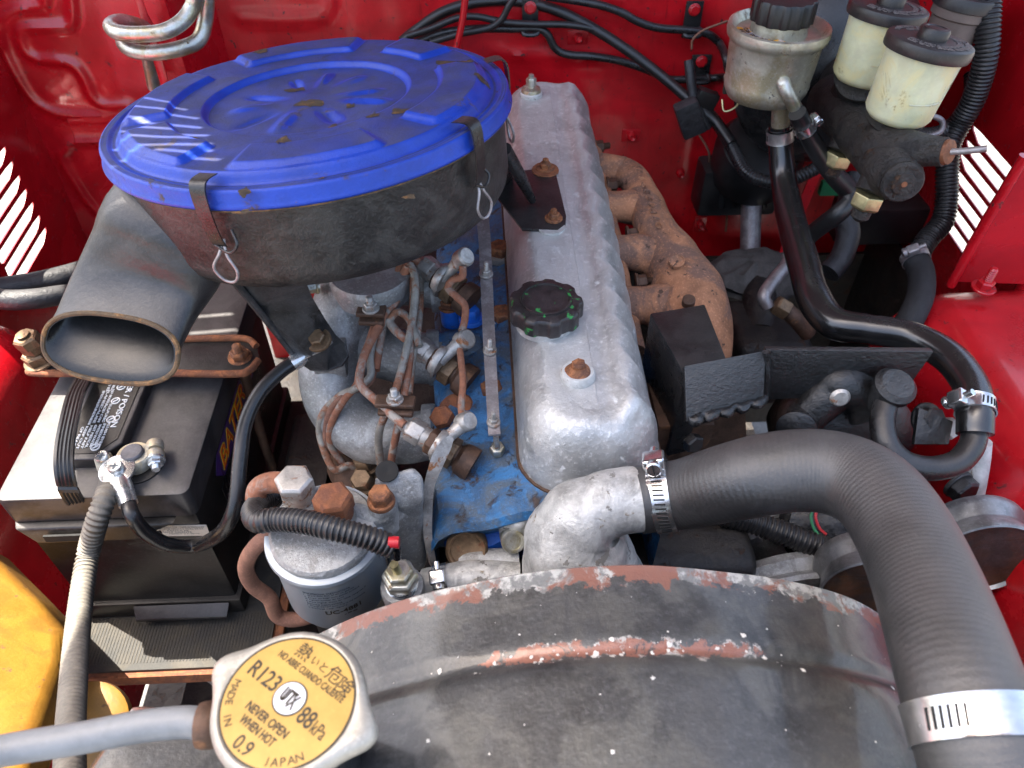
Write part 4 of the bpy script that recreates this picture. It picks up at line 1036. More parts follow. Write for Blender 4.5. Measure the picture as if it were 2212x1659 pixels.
# side sticker
def bside(px, py): return PX(px, py, bx1 + .0)
sx = bx1 - .0035
st_pts = [V(sx, by0 + .055, Z(BT) - .045), V(sx, by0 + .27, Z(BT) - .045), V(sx, by0 + .27, Z(BT) - .12), V(sx, by0 + .055, Z(BT) - .12)]
a_ = bside(490, 1005); 
s1 = bt.add('side_sticker', MB().plate([V(sx, by0 + .060, Z(BT) - .052), V(sx, by0 + .075, Z(BT) - .040), V(sx, by0 + .235, Z(BT) - .040), V(sx, by0 + .25, Z(BT) - .070), V(sx, by0 + .075, Z(BT) - .070)], V(1, 0, 0), .0006), 'sticker_purple')
s2 = bt.add('side_sticker', MB().plate([V(sx, by0 + .060, Z(BT) - .071), V(sx, by0 + .25, Z(BT) - .071), V(sx, by0 + .25, Z(BT) - .135), V(sx, by0 + .060, Z(BT) - .135)], V(1, 0, 0), .0006), 'sticker_black')
def side_text(s, y, dz, w, h, mt, par, off=.0004, bold=0):
    bt.add('lettering', MB().merge(text(s, w=w, h=h, ext=.0003, bold=bold, shear=.2), frame(V(sx + off, by0 + y, Z(BT) + dz), V(0, 1, 0), UP)), mt, par)
side_text('BATERIAS', .152, -.054, .150, .022, 'print_yellow', s1, .0005, .035)
side_text('BATERIAS', .152, -.054, .148, .020, 'print_orange', s1, .0009, 0)
side_text('ACUMULADORES', .098, -.094, .072, .010, 'print_pink', s2, .0005, .02)
side_text('R', .152, -.092, .022, .024, 'print_white', s2, .0004, .06)
side_text('R', .152, -.092, .019, .021, 'print_red', s2, .0009, 0)
side_text('MOTOR', .195, -.092, .04, .012, 'print_pink', s2, .0005, .02)
# sticker on the front
stc = PY(402, 1150, by0 + .0035)
fsi = bt.add('front_sticker', MB().box(PY(385, 1146, by0 + .0035), (.052, .0006, .016), Matrix.Rotation(rad(3), 3, 'Y')), 'sticker_white')
fo = PY(385, 1146, by0 + .003)
for (s, dx, dz, w, h) in (('HECHO EN MEXICO POR / MADE IN MEXICO BY', 0, .0055, .048, .0020), ('AUTOPARTES MEXICO S. DE R.L. DE C.V.', .001, .0028, .044, .0016), ('AV. SANTA FE', -.004, .0004, .026, .0015), ('VALLE ORIENTE', -.002, -.0020, .026, .0015), ('MEXICO D.F. 00179', .004, -.0048, .026, .0015)):
    bt.add('lettering', MB().merge(text(s, w=w, h=h, ext=.0001), frame(fo + V(dx, -.0004, dz), V(1, 0, -.05), UP)), 'print_grey', fsi)
# post
tp = P(301, 1006, BT); s_ = S(tp)
bt.add('post_base', MB().lathe([(.0205, -.001), (.0205, .0015), (.019, .0022), (0, .0022)], V(tp.x, tp.y, Z(BT)), UP, 36), 'battery_case')
bt.add('post', MB().lathe([(.0098, 0), (.0090, .0185), (.0080, .0195), (0, .0195)], V(tp.x, tp.y, Z(BT)), UP, 30), 'lead_post')

bcp = Thing('battery_terminal', 'lead battery terminal clamp with bolts and wide washer', 'battery terminal')
z0 = Z(BT) + .004
def rr_(a, r, t): return r
bcp.add('clamp_ring', MB().lathe([(.0095, 0), (.0135, 0), (.0142, .001), (.0142, .010), (.0130, .0122), (.0098, .0122)], V(tp.x, tp.y, z0), UP, 40).noise(.0005, 150), 'lead')
d1 = (P(362, 965, BT - .012) - P(300, 980, BT - .012)); d1.z = 0; d1.normalize()
n1 = V(-d1.y, d1.x, 0)
for sgn, L in ((1, .012), (-1, .018)):
    pass
e1 = V(tp.x, tp.y, z0) + d1 * .0165
bcp.add('clamp_ear', MB().tube([e1 + n1 * .011 + UP * .007, e1 + n1 * .002 + UP * .007], .0072, 24, smooth=False), 'lead', bevel=.0012, bang=50)
bcp.add('clamp_ear', MB().tube([e1 - n1 * .0005 + UP * .007, e1 - n1 * .009 + UP * .007], .0074, 24, smooth=False), 'lead', bevel=.0012, bang=50)
bcp.add('clamp_bridge', MB().box(V(tp.x, tp.y, z0 + .006) + d1 * .011, (.012, .012, .010), Matrix((d1, n1, UP)).transposed()), 'lead', bevel=.001)
bcp.add('clamp_nut', bolt(.0062, .0052, e1 - n1 * .009 + UP * .007, -n1, 1.25, .0012), 'zinc_bright')
bcp.add('clamp_screw_end', MB().lathe([(.0032, 0), (.0036, .0005), (.0032, .001), (.0036, .0015), (.0032, .002), (.0036, .0025), (.0032, .003), (.0036, .0035), (.003, .0045), (0, .0045)], e1 - n1 * .0155 + UP * .007, -n1, 18), 'zinc_bright')
lg_ = P(256, 1020, BT - .012)
bcp.add('clamp_tail', MB().box(V(tp.x, tp.y, z0 + .005).lerp(V(lg_.x, lg_.y, z0 + .005), .55), (.026, .014, .010), Matrix.Rotation(math.atan2(lg_.y - tp.y, lg_.x - tp.x), 3, 'Z')), 'lead', bevel=.0012)
wz = V(lg_.x, lg_.y, z0 + .011)
bcp.add('washer', MB().lathe([(.0145, -.0006), (.0145, .0009), (.0138, .0012), (0, .0012)], wz, V(0, -.12, 1), 40), 'zinc_bright')
def phil(p, ax, R, name):
    i = bcp.add(name, MB().lathe([(R, 0), (R, R * .75), (R * .85, R * .95), (0, R * .8)], p, ax, 24), 'zinc_bright')
    x, y, z = basis(ax)
    cr = MB()
    for u in (x, y): cr.box(p + z * R * .86, (R * 1.15, R * .26, R * .14), Matrix((u, z.cross(u), z)).transposed())
    bcp.add('cross_recess', cr, 'print_grey', i)
phil(wz + UP * .001, V(0, -.12, 1), .0062, 'screw')
w2 = P(228, 996, BT - .010)
phil(V(w2.x, w2.y, z0 + .009), V(-.1, -.12, 1), .0058, 'screw')
bcp.add('screw_block', MB().box(V(w2.x, w2.y - .002, z0 + .002), (.014, .016, .012), Matrix.Rotation(.5, 3, 'Z')), 'lead', bevel=.0012)
bcp.add('cable_lug', MB().tube([wz + V(.001, -.004, -.0085), P(264, 1052, .506), PY(278, 1090, by0 - .012)], [.0088, .0085, .0074], 20), 'zinc_bright')

# cables
def cable(name, label, cat, pl, r, mt, seg=16, corr=None, real=False, kind=None):
    t = Thing(name, label, cat)
    pts = [q if isinstance(q, Vector) else P(*q[:3]) for q in pl]
    rr = [(r if real else (q[3] if len(q) > 3 else r) * S(p)) for q, p in zip(pl, pts)]
    t.add('body', MB().tube(pts, rr, seg, 8, corr=corr), mt); return t, pts, rr
t, _, _ = cable('battery_cable', 'thick black cable looping from battery terminal to the support arm bolt', 'cable',
    [PY(277, 1086, by0 - .010), PY(285, 1112, by0 - .022), PY(312, 1148, by0 - .026), PY(360, 1175, by0 - .024), PY(425, 1178, by0 - .016), (480, 1148, .530), (508, 1090, .505), (518, 1000, .485), (530, 915, .470), (560, 850, .460), (600, 808, .456), (636, 782, .455)], .0062, 'cable_black', 20, real=True)
q1, q2 = P(632, 785, .455), P(660, 768, .452)
t.add('cable_lug', MB().tube([q1, q1.lerp(q2, .5), q2], [.0072, .0072, .0055], 18, smooth=False), 'zinc_bright')
dd = (P(692, 750, .447) - q2); 
t.add('lug_tongue', MB().plate([q2 + V(-.001, .008, .004), q2 + V(.001, -.007, .003), P(700, 768, .449) + UP * .006, P(722, 752, .448) + UP * .007, P(716, 734, .444) + UP * .007, P(690, 734, .445) + UP * .007], V(-.1, -.4, .9), .0016), 'zinc_bright', bevel=.0005)
cable('wire_conduit', 'dusty sunlit corrugated conduit hanging from the battery terminal', 'conduit',
    [(238, 1044, .518), PY(227, 1076, by0 - .010), PY(208, 1130, by0 - .026), PY(190, 1200, by0 - .036), (176, 1290, .545), (166, 1380, .53), (158, 1480, .51), (152, 1580, .49), (150, 1700, .47)], .0085, 'conduit_dusty', 18, corr=(.0042, .06), real=True)

# hold-down bracket
hd = Thing('battery_hold_down', 'rusty edged steel bar clamping the battery below the snorkel', 'bracket')
def on(h, *l): return [P(x, y, h) for x, y in l]
hz_ = .492
pts = on(hz_, (62, 795), (78, 805), (300, 803), (500, 806), (540, 798), (560, 775), (556, 745), (535, 728), (300, 724), (90, 735), (66, 760))
k = hd.add('bar', MB().plate(pts, UP, .005), 'black_paint', bevel=.0012)
# turned-up rear edge and turned-down front edge in rust
hd.add('front_edge', MB().tube(on(hz_ + .002, (66, 796), (84, 806), (300, 805), (498, 808), (538, 800), (558, 778)), .0036, 10), 'rust', k)
hd.add('rear_edge', MB().tube(on(hz_ - .002, (385, 733), (450, 731), (530, 732), (554, 748)), .0034, 10), 'rust', k)
q = P(519, 772, hz_); hd.add('rod_nut', bolt(.0085, .0075, q, V(.05, -.12, 1), 1.3, .002, stud=.008), 'rust_bolt', k)
hd.add('hold_rod', MB().tube([q - UP * .006, P(540, 850, .56), P(568, 950, .62), P(590, 1010, .66)], .0050, 14), 'rust_dark')
for i, (x, y, h, R) in enumerate(((88, 778, hz_ - .002, .0125), (78, 752, hz_ - .016, .0118))):
    hd.add('stacked_nut', bolt(R, .010, P(x, y, h), V(-.12, -.1, 1), 0 if i else 1.2, .002), 'bronze_nut', k)
hd.add('stacked_nut', bolt(.0112, .010, P(66, 742, hz_ - .034), V(-.12, -.1, 1), 0, 0, stud=.003), 'bronze_nut', k)

# tray
ty = Thing('battery_tray', 'rusty steel battery tray covered with a ribbed black rubber mat', 'tray')
tz = Z(BT) - BH - .001
tyf = P(330, 1446, CAMZ - tz).y
tx0, tx1 = bx0 + .002, P(470, 1446, CAMZ - tz).x + .055
ty.add('plate', MB().box(V((tx0 + tx1) / 2, (tyf + by1) / 2, tz - .007), (tx1 - tx0, by1 - tyf + .006, .006)), 'rust', bevel=.001)
ty.add('rubber_mat', MB().box(V((tx0 + tx1) / 2 - .004, (tyf + by1) / 2, tz - .0022), (tx1 - tx0 - .010, by1 - tyf, .0035)), 'mat_rubber', bevel=.001)
ribs = MB()
for i in range(60):
    x = tx0 + (tx1 - tx0 - .012) * i / 59; ribs.box(V(x, (tyf + by0) / 2 + .003, tz - .0004), (.0011, by0 - tyf - .008, .0008))
ty.add('mat_ribs', ribs, 'mat_rubber', kind='stuff')
ty.add('front_lip', MB().box(V((tx0 + tx1) / 2, tyf - .004, tz - .012), (tx1 - tx0, .003, .016)), 'rust', bevel=.0008)
ty.add('leg', MB().tube([V(-.30, tyf + .02, tz - .01), V(-.28, tyf + .03, tz - .12), V(-.26, tyf + .05, tz - .25)], .012, 14), 'steel_strip')
ty.add('leg', MB().box(V(tx1 - .03, tyf + .03, tz - .10), (.03, .004, .18)), 'rust', bevel=.001)

# yellow board and yellow horn piece at the front corner
yb = Thing('yellow_board', 'scuffed yellow board leaning in the corner in front of the battery', 'board')
pts = [P(-120, 1090, .60), P(0, 1214, .60), P(70, 1285, .602), P(138, 1357, .604), P(131, 1437, .592), P(80, 1575, .556), P(40, 1690, .53), P(-160, 1690, .53)]
yb.add('panel', MB().plate(pts, V(.1, -.35, 1), .05), 'yellow_board', bevel=.010, seg=5)
yh = Thing('yellow_bracket', 'small chipped yellow bracket below the grey overflow hose', 'bracket')
q = P(190, 1565, .66)
yh.add('plate', MB().lathe([(.030, -.012), (.034, -.006), (.034, .004), (.028, .008), (.010, .009), (0, .009)], q, V(.1, -.4, 1), 30), 'yellow_board')
yh.add('arm', MB().box(q + V(-.02, .02, -.05), (.02, .012, .10)), 'yellow_board', bevel=.002)

# ------------------------------------------------------------------ fuel filter
ff = Thing('fuel_filter', 'pale grey spin-on fuel filter printed UC-4881 with cast head', 'fuel filter')
CANR = .0415
cp = P(700, 1152, .478); cax = V(.02, -.05, 1).normalized()
can_b = .088
ff_can = MB().lathe([(0, -can_b), (CANR * .72, -can_b), (CANR * .86, -can_b + .004), (CANR * .93, -can_b + .014), (CANR * .965, -can_b + .017), (CANR * .965, -.010), (CANR * .985, -.007), (CANR * 1.03, -.005), (CANR * 1.045, -.002), (CANR * 1.03, .001), (CANR * .97, .002), (0, .002)], cp, cax, 80)
ci = ff.add('canister', ff_can, 'filter_grey', sharp=50)
def can_text(s, ang, z, w, h, mt='print_grey', bold=0):
    m = text(s, w=w, h=h, ext=.0002, bold=bold); x, y, zz = basis(cax, V(1, 0, 0)); R = CANR * .968
    def f(p):
        a = ang + p.x / R; return cp + (x * math.sin(a) - y * math.cos(a)) * (R + p.z + .0003) + zz * (z + p.y)
    m.xf(f); ff.add('lettering', m, mt, ci)
for i, (s, w) in enumerate((('Installation instructions', .034), ('1. Apply thin film of oil to gasket', .037), ('2. Screw on filter until gasket buttons', .041), ('3. Tighten further by hand', .028), ('4. Start engine, check for leaks, retighten if', .046), ('Service instructions', .026), ('1. Change element according to the operating', .044), ('2. Discharge water regularly', .029))):
    can_text(s, -.32 + w / CANR / 2, -.0165 - i * .0033, w, .0022 if i not in (0, 5) else .0026)
can_text('UC-4881', .30, -.0465, .027, .0055, 'print_black', .01)
can_text('->o', .42, -.0525, .010, .0025, 'print_black')
hi_ = ff.add('filter_head', MB().lathe([(CANR * .90, .001), (CANR * .93, .002), (CANR * .93, .006), (CANR * .88, .0085), (CANR * .55, .010), (0, .0105)], cp, cax, 60).noise(.0006, 80), 'alu_cast')
def stub(px, py, h0, r, hh, hexr, hexh, mt, colmt='alu_cast', nm='banjo_bolt'):
    q = P(px, py, h0); s_ = S(q)
    ff.add('boss', MB().lathe([(r * 1.15 * s_, -.03), (r * 1.1 * s_, -.004), (r * s_, 0), (0, 0)], q, cax, 32), colmt, hi_)
    ff.add(nm, MB().lathe([(r * s_, 0), (r * 1.02 * s_, hh * .3), (r * .97 * s_, hh), (0, hh)], q, cax, 32).merge(bolt(hexr * s_, hexh, q + cax * hh, cax, 0, 0)), mt, hi_, bevel=.0004)
    return q
stub(647, 1075, .468, 35, .014, 41, .012, 'plated_rusty')
stub(727, 1110, .462, 37, .008, 43, .016, 'rust')
stub(824, 1085, .462, 30, .004, 25, .010, 'rust_bolt', nm='bolt')
ff.add('head_web', MB().hexa([P(745, 1090, .478), P(800, 1110, .480), P(835, 1160, .50), P(770, 1190, .505)], [P(750, 1078, .462), P(812, 1092, .458), P(850, 1120, .468), P(770, 1150, .475)]), 'alu_cast', hi_, bevel=.004)
ff.add('mount_block', MB().hexa([P(812, 1060, .50), P(905, 1045, .50), P(925, 1235, .56), P(840, 1250, .56)], [P(808, 1035, .455), P(898, 1012, .452), P(916, 1040, .458), P(852, 1150, .49)]), 'alu_cast', hi_, bevel=.006, seg=3)
ff.add('mount_plate', MB().hexa([P(806, 1060, .49), P(900, 1030, .49), P(918, 1045, .50), P(905, 1180, .54), P(865, 1200, .54)], [P(806, 1032, .448), P(893, 1008, .446), P(912, 1028, .450), P(918, 1080, .468), P(870, 1100, .472)]), 'alu_cast', hi_, bevel=.005, seg=3)
q = P(836, 1018, .446); ff.add('bolt_hole', MB().lathe([(.0085, -.001), (.0085, .0006), (.006, .001), (0, -.001)], q, V(0, -.3, 1), 20), 'void', hi_)
ff.add('inlet_elbow', MB().tube([P(620, 1045, .462), P(590, 1042, .462), P(560, 1052, .466), P(553, 1080, .475), P(568, 1105, .49), P(600, 1118, .51)], [.0085, .0082, .0078, .0078, .0078, .0078], 16), 'line_rust', hi_)
# lifting eye strap beside filter
le = Thing('lifting_strap', 'bent grey steel strap hooked between filter bracket and front injector', 'bracket')
rows = []
for (x, y, h, w) in ((965, 950, .452, 22), (952, 975, .458, 36), (938, 1010, .466, 30), (925, 1050, .478, 20), (922, 1100, .495, 16), (922, 1160, .515, 15), (932, 1215, .54, 13)):
    q = P(x, y, h); s_ = S(q); dv = V(.85, .5, 0).normalized()
    rows.append([q - dv * w * s_ * .5 + UP * .002, q + dv * w * s_ * .5 + UP * .004, q + dv * w * s_ * .5 + V(.002, -.002, 0), q - dv * w * s_ * .5 + V(.002, -.002, -.002)])
rws = [catmull([r[i] for r in rows], 5) for i in range(4)]
le.add('strap', MB().grid([[rws[i][j] for i in range(4)] for j in range(len(rws[0]))], True, True, True), 'plated_rusty')
# rusty fuel hose
cable('fuel_hose', 'rust brown fuel hose bending around the grey filter', 'hose', [(700, 1120, .474), (660, 1122, .470), (610, 1142, .475), (555, 1178, .49), (531, 1222, .515), (545, 1262, .54), (582, 1292, .56), (600, 1330, .58), (640, 1338, .585), (700, 1322, .58), (760, 1310, .575)], .0062, 'rust_hose', 18, real=True)
t, pp_, _ = cable('wire_conduit', 'black corrugated conduit lying across the top of the fuel filter', 'conduit', [(620, 1060, .52), (580, 1075, .49), (548, 1100, .47), (556, 1125, .452), (600, 1122, .447), (660, 1128, .442), (720, 1142, .440), (790, 1160, .445), (848, 1182, .455)], .0082, 'conduit', 20, corr=(.0036, .055), real=True)
wr = Thing('sensor_wires', 'cut ends of red and black wires poking out of the filter conduit', 'wire')
wr.add('red_wire', MB().tube([P(840, 1172, .448), P(862, 1172, .448)], .0042, 12, smooth=False), 'wire_red')
wr.add('black_wire', MB().tube([P(838, 1182, .454), P(856, 1186, .458), P(858, 1205, .468)], .0030, 12), 'cable_black')
# sensor
fs = Thing('water_sensor', 'grey cast sensor housing with a hex plug in front of the head', 'sensor')
q = P(868, 1262, .508); s_ = S(q)
fs.add('housing', MB().lathe([(.0145, -.06), (.0155, -.03), (.0165, -.004), (.0155, -.001), (.010, 0), (0, 0)], q, V(.02, -.12, 1), 36).noise(.0004, 100), 'alu_cast')
fs.add('threads', MB().lathe([(.0122, 0)] + [(.0125 if i % 2 else .0112, .0012 * (i + 1)) for i in range(6)] + [(0, .0075)], q, V(.02, -.12, 1), 30), 'zinc_bright')
fs.add('hex_plug', MB().hexhead(q + V(0, -.0008, .0075), V(.02, -.12, 1), .0135, .009), 'zinc', bevel=.0005)
fs.add('hex_plug', MB().hexhead(q + V(0, -.0016, .0165), V(.02, -.12, 1), .0105, .007), 'zinc', bevel=.0005)
fs.add('terminal', MB().tube([q + V(0, -.003, .02), q + V(-.002, -.004, .034)], .0033, 12, smooth=False), 'brass')
# bypass hose
t, pp_, _ = cable('bypass_hose', 'short silvery coated bypass hose below the thermostat housing', 'hose', [(920, 1265, .535), (960, 1258, .53), (1010, 1248, .528), (1060, 1248, .528), (1120, 1252, .53)], .0135, 'alu_oxide', 22, real=True)
hose_clamp(P(958, 1258, .53), (pp_[2] - pp_[0]), .0138, .011, 'small screw clamp on the silvery bypass hose', 'stainless', V(.1, -.3, 1), (70, 130), .9)
cable('lower_pipe', 'grey alloy water pipe behind the thermostat flange', 'pipe', [(1000, 1215, .535), (1060, 1215, .53), (1120, 1212, .53)], .011, 'alu_cast', 18, real=True)
# ------------------------------------------------------------------ thermostat housing and upper radiator hose
th = Thing('thermostat_housing', 'chalky cast alloy thermostat elbow feeding the big black hose', 'thermostat housing')
tl = [(1262, 1275, .545, 128), (1252, 1225, .515, 124), (1244, 1172, .482, 112), (1258, 1122, .458, 92), (1300, 1094, .448, 76), (1350, 1083, .445, 72), (1400, 1078, .443, 71)]
th.add('elbow', MB().tube(PT(tl), RT(tl), 40, 10).noise(.0016, 36), 'alu_oxide', sharp=80)
q = P(1262, 1262, .54); th.add('flange', MB().lathe([(.049, -.010), (.050, -.008), (.050, -.001), (.048, .002), (0, .002)], q, V(-.05, -.2, 1), 50), 'alu_oxide')
th.add('gasket', MB().lathe([(.051, -.014), (.0515, -.010), (.049, -.010), (0, -.010)], q, V(-.05, -.2, 1), 50), 'rust')
ear = P(1102, 1152, .505)
th.add('ear', MB().hexa([P(1078, 1180, .535), P(1130, 1195, .535), P(1160, 1120, .52), P(1100, 1105, .52)], [P(1072, 1128, .497), P(1125, 1140, .492), P(1175, 1085, .480), P(1140, 1085, .482)]), 'alu_oxide', bevel=.004, seg=3)
th.add('bolt', MB().lathe([(.0095, -.012), (.0095, .003), (.0088, .004), (.0065, .004), (.0062, .003), (0, .0022)], P(1108, 1168, .508), V(.05, -.75, .6), 24), 'zinc')
th.add('bolt', bolt(.0078, .006, P(1166, 1226, .508), V(-.05, -.25, 1), 1.6, .002), 'plated_rusty')
rh = Thing('radiator_hose', 'thick black cloth-ribbed upper radiator hose arching to the radiator', 'hose')
RH_ = .0265
hl = [(1385, 1083, 72), (1420, 1074, 73), (1490, 1066, 78), (1600, 1035, 88), (1745, 1004, 89), (1855, 1034, 92), (1912, 1082, 97), (1963, 1167, 102), (2005, 1269, 111), (2042, 1373, 119), (2084, 1506, 130), (2112, 1600, 133), (2150, 1720, 136)]
hp_ = []; hr_ = []
for (x, y, r) in hl:
    R = .0265 if x > 1590 else (.0248 if x < 1430 else .0256)
    hp_.append(PD(x, y, R * F / r)); hr_.append(R)
# ease the first points on to the elbow outlet
hp_[0] = P(1378, 1080, .444); hp_[1] = P(1420, 1074, .442); hp_[2] = P(1490, 1064, .432)
hr_[0] = 73 * S(hp_[0]); hr_[1] = 74 * S(hp_[1]); hr_[2] = 79 * S(hp_[2])
def smooth_path(pts, rr, it=70, keep=22):
    path = catmull(pts, 10); rp = []
    for i in range(len(pts) - 1): rp += [rr[i] + (rr[i + 1] - rr[i]) * k / 10 for k in range(10)]
    rp.append(rr[-1])
    for _ in range(it):
        path = [p if i < keep or i > len(path) - 8 else p * .5 + (path[i - 1] + path[i + 1]) * .25 for i, p in enumerate(path)]
    return path, rp
hc_, hrr_ = smooth_path(hp_, hr_)
rh.add('body', MB().tube(hc_, hrr_, 48, 1, step=.003), 'rubber_hose', sharp=70)
hose_clamp(P(1432, 1072, .4415), hp_[2] - hp_[0], 75.5 * S(P(1432, 1072, .4415)), .014, 'worm-drive clamp with rusty screw on the thermostat outlet', 'stainless', V(-.1, .35, 1), None, 1.15, face=V(0, -.8, .55), span=105)
k_ = min(range(len(hc_)), key=lambda i: (hc_[i] - PD(2098, 1556, .0265 * F / 132)).length); c2 = hc_[k_]
hose_clamp(c2, hc_[k_ + 1] - hc_[k_ - 1], .0268, .017, 'shiny worm-drive clamp at the lower end of the big hose', 'stainless', V(.6, .6, -.6), None, 1.0, face=V(-.75, -.1, .6), span=38)

# ------------------------------------------------------------------ radiator, shroud, cap
rd = Thing('radiator', 'radiator with a yellow labelled R123 pressure cap and dark tank', 'radiator')
capz = .322
cp_ = P(622, 1514, capz)
rd.add('top_tank', MB().box(V(.13, cp_.y - .035, Z(.455)), (.66, .075, .10)), 'shroud', bevel=.012, seg=4)
rd.add('core', MB().box(V(.13, cp_.y - .035, Z(.66)), (.62, .05, .42)), 'grime')
rd.add('filler_neck', MB().lathe([(.020, -.075), (.020, -.02), (.026, -.012), (.026, -.006), (0, -.006)], cp_, UP, 36), 'shroud')
rd.add('overflow_nipple', MB().tube([P(470, 1560, .345), P(440, 1566, .345)], .0075, 16, smooth=False), 'rust_dark')
rd.add('hose_neck', MB().tube([hp_[-1] + (hp_[-1] - hp_[-2]) * .0, hp_[-2].lerp(hp_[-1], .3)], .024, 24, smooth=False), 'shroud')
# fan shroud
sh = Thing('fan_shroud', 'arched black sheet metal fan shroud with chipped and rusty edge', 'fan shroud')
YB = .222
top = PY(1310, 1240, YB); e1_ = PY(665, 1364, YB); e2_ = PY(1880, 1364, YB)
sg = top.z - (e1_.z + e2_.z) / 2; wv = (e2_.x - e1_.x) / 2; SR = (wv * wv + sg * sg) / (2 * sg)
SCX = (e1_.x + e2_.x) / 2; SCZ = top.z - SR
print('shroud R', SR, 'cx', SCX, 'top h', CAMZ - top.z)
prof = [(YB + .004, -.006), (YB + .006, -.0015), (YB + .004, .001), (YB, 0), (YB - .02, .0022), (YB - .036, .0042), (YB - .041, .0050), (YB - .044, .0036), (YB - .048, .0035), (YB - .052, .0078), (YB - .058, .0100), (YB - .066, .0105), (YB - .085, .0115), (YB - .105, .0125), (YB - .122, .0128), (YB - .126, .0165), (YB - .132, .0180), (YB - .136, .013), (YB - .138, -.01)]
rows = []
NA = 160
for (y, dr) in prof:
    r = []
    for j in range(NA + 1):
        a = rad(-118 + 236 * j / NA); R = SR + dr + .0012 * noise.noise(V(math.sin(a) * 6, y * 30, 1)) + .004 * noise.noise(V(a * 2.2, y * 4, 8))
        r.append(V(SCX + R * math.sin(a), y, SCZ + R * math.cos(a)))
    rows.append(r)
sh.add('arch', MB().grid(rows, False), 'shroud', sharp=50)
def on_shroud(a, y, lift=.0004):
    k = 0
    for (p0, d0), (p1, d1) in zip(prof[3:], prof[4:]):
        if p1 <= y <= p0: k = d0 + (d1 - d0) * (p0 - y) / max(p0 - p1, 1e-6)
    R = SR + k + .0012 * noise.noise(V(math.sin(a) * 6, y * 30, 1)) + .004 * noise.noise(V(a * 2.2, y * 4, 8)) + lift
    return V(SCX + R * math.sin(a), y, SCZ + R * math.cos(a))
def flake(a, y, r, mt, seed):
    n = 11; pts = []
    for j in range(n):
        t = 2 * math.pi * j / n; q = r * (1 + .75 * noise.noise(V(math.cos(t) * 1.7, math.sin(t) * 1.7, seed)))
        pts.append(on_shroud(a + q * math.cos(t) / SR, y + q * math.sin(t), .0003))
    c = on_shroud(a, y, .0006); b = len(mt.v); mt.v += pts + [c]
    for j in range(n): mt.f.append((b + j, b + (j + 1) % n, b + n))
random.seed(11)
fw_, fr_ = MB(), MB()
for i in range(60):                                      # bare-metal and primer flecks where the black paint has come off the bead
    a = random.gauss(.0, .20); y = YB - .047 + random.gauss(0, .0035); 
    if noise.noise(V(a * 14, 1, 1)) > -.12: flake(a, y, random.choice((.0003, .0005, .0007, .0010, .0014)), fw_, i)
for i in range(0):
    a = random.gauss(.02, .16); y = YB - .046 + random.gauss(0, .0018)
    if noise.noise(V(a * 14, 1, 1)) > -.02: flake(a, y, random.uniform(.0012, .0034), fr_, i + 900)
for i in range(45):
    a = random.uniform(-.55, .75); y = YB - random.uniform(.006, .13); flake(a, y, random.choice((.00025, .0003, .0004, .0006, .0011)), fw_, i + 300)
for i in range(60):
    a = random.uniform(-.3, .35); y = YB - .132 + random.gauss(0, .003); flake(a, y, random.uniform(.0006, .002), random.choice((fw_, fr_)), i + 500)
sh.add('paint_flecks', fw_, 'flake_white', kind='stuff'); sh.add('rust_flecks', fr_, 'flake_rust', kind='stuff')

# cap
lx = (P(700, 1575, capz) - P(544, 1453, capz)); lx.z = 0; lx.normalize(); ly = UP.cross(lx)
LR = 143.5 * S(cp_) * 1.0
def ears(a, r, t):
    k = 0
    for c in (rad(150), rad(-22)):
        d = (a - c + math.pi) % (2 * math.pi) - math.pi; k += math.exp(-(d / .27) ** 2)
    w = max(0, (r / LR - 1.0) / .16)
    return r + k * .0078 * min(1, w)
cap = MB().lathe([(LR * .96, -.010), (LR * 1.14, -.0095), (LR * 1.165, -.007), (LR * 1.165, -.0035), (LR * 1.13, -.0012), (LR * 1.07, 0), (LR * 1.02, 0), (LR * 1.0, -.0006), (0, -.0006)], cp_, UP, 120, rf=ears, ref=V(1, 0, 0))
capi = rd.add('radiator_cap', cap, 'cap_metal', sharp=50, label='eared pressure cap with round yellow R123 warning label')
rd.add('cap_ring', MB().lathe([(LR * 1.015, -.001), (LR * 1.015, .0002), (LR * .985, .0002), (LR * .98, -.001)], cp_, UP, 90), 'print_black', capi)
lb = capi; rd.add('label_disc', MB().lathe([(LR * .99, -.0008), (LR * .985, .0001), (0, .0001)], cp_, UP, 90), 'yellow_label', capi)
def ct(s, u, v, w, h, rot=0, mt='print_black', bold=0, z=.00035):
    x = lx * math.cos(rot) + ly * math.sin(rot); y = UP.cross(x)
    rd.add('lettering', MB().merge(text(s, w=w * LR if w else None, h=h * LR, ext=.0002, bold=bold), frame(cp_ + (lx * u + ly * v) * LR + UP * z, x, y)), mt, lb)
ct('熱', -.34, .70, .25, .26); ct('い', -.09, .68, .12, .12); ct('と', .09, .68, .12, .13); ct('危', .31, .69, .25, .26); ct('険', .57, .64, .25, .26)
ct('NO ABRE CUANDO CALIENTE', .02, .47, 1.34, .115, bold=.012)
ct('R123', -.57, .08, .56, .26, bold=.012)
ct('88', .42, -.02, .26, .27, bold=.012); ct('kPa', .70, -.06, .24, .20)
ct('NEVER OPEN', -.05, -.37, .82, .14, bold=.02); ct('WHEN HOT', -.05, -.56, .68, .14, bold=.02)
ct('0.9', -.06, -.82, .30, .22, bold=.008)
def arc_word(s, c0, step, rr, mt='print_black', h=.11):
    for i, chh in enumerate(s):
        if chh == ' ': continue
        a = rad(c0 + step * i); d = lx * math.cos(a) + ly * math.sin(a); x = -lx * math.sin(a) + ly * math.cos(a)
        if step < 0: x = -x
        y = UP.cross(x)
        rd.add('lettering', MB().merge(text(chh, h=h * LR, ext=.0002), frame(cp_ + d * rr * LR + UP * .00035, x, y)), mt, lb)
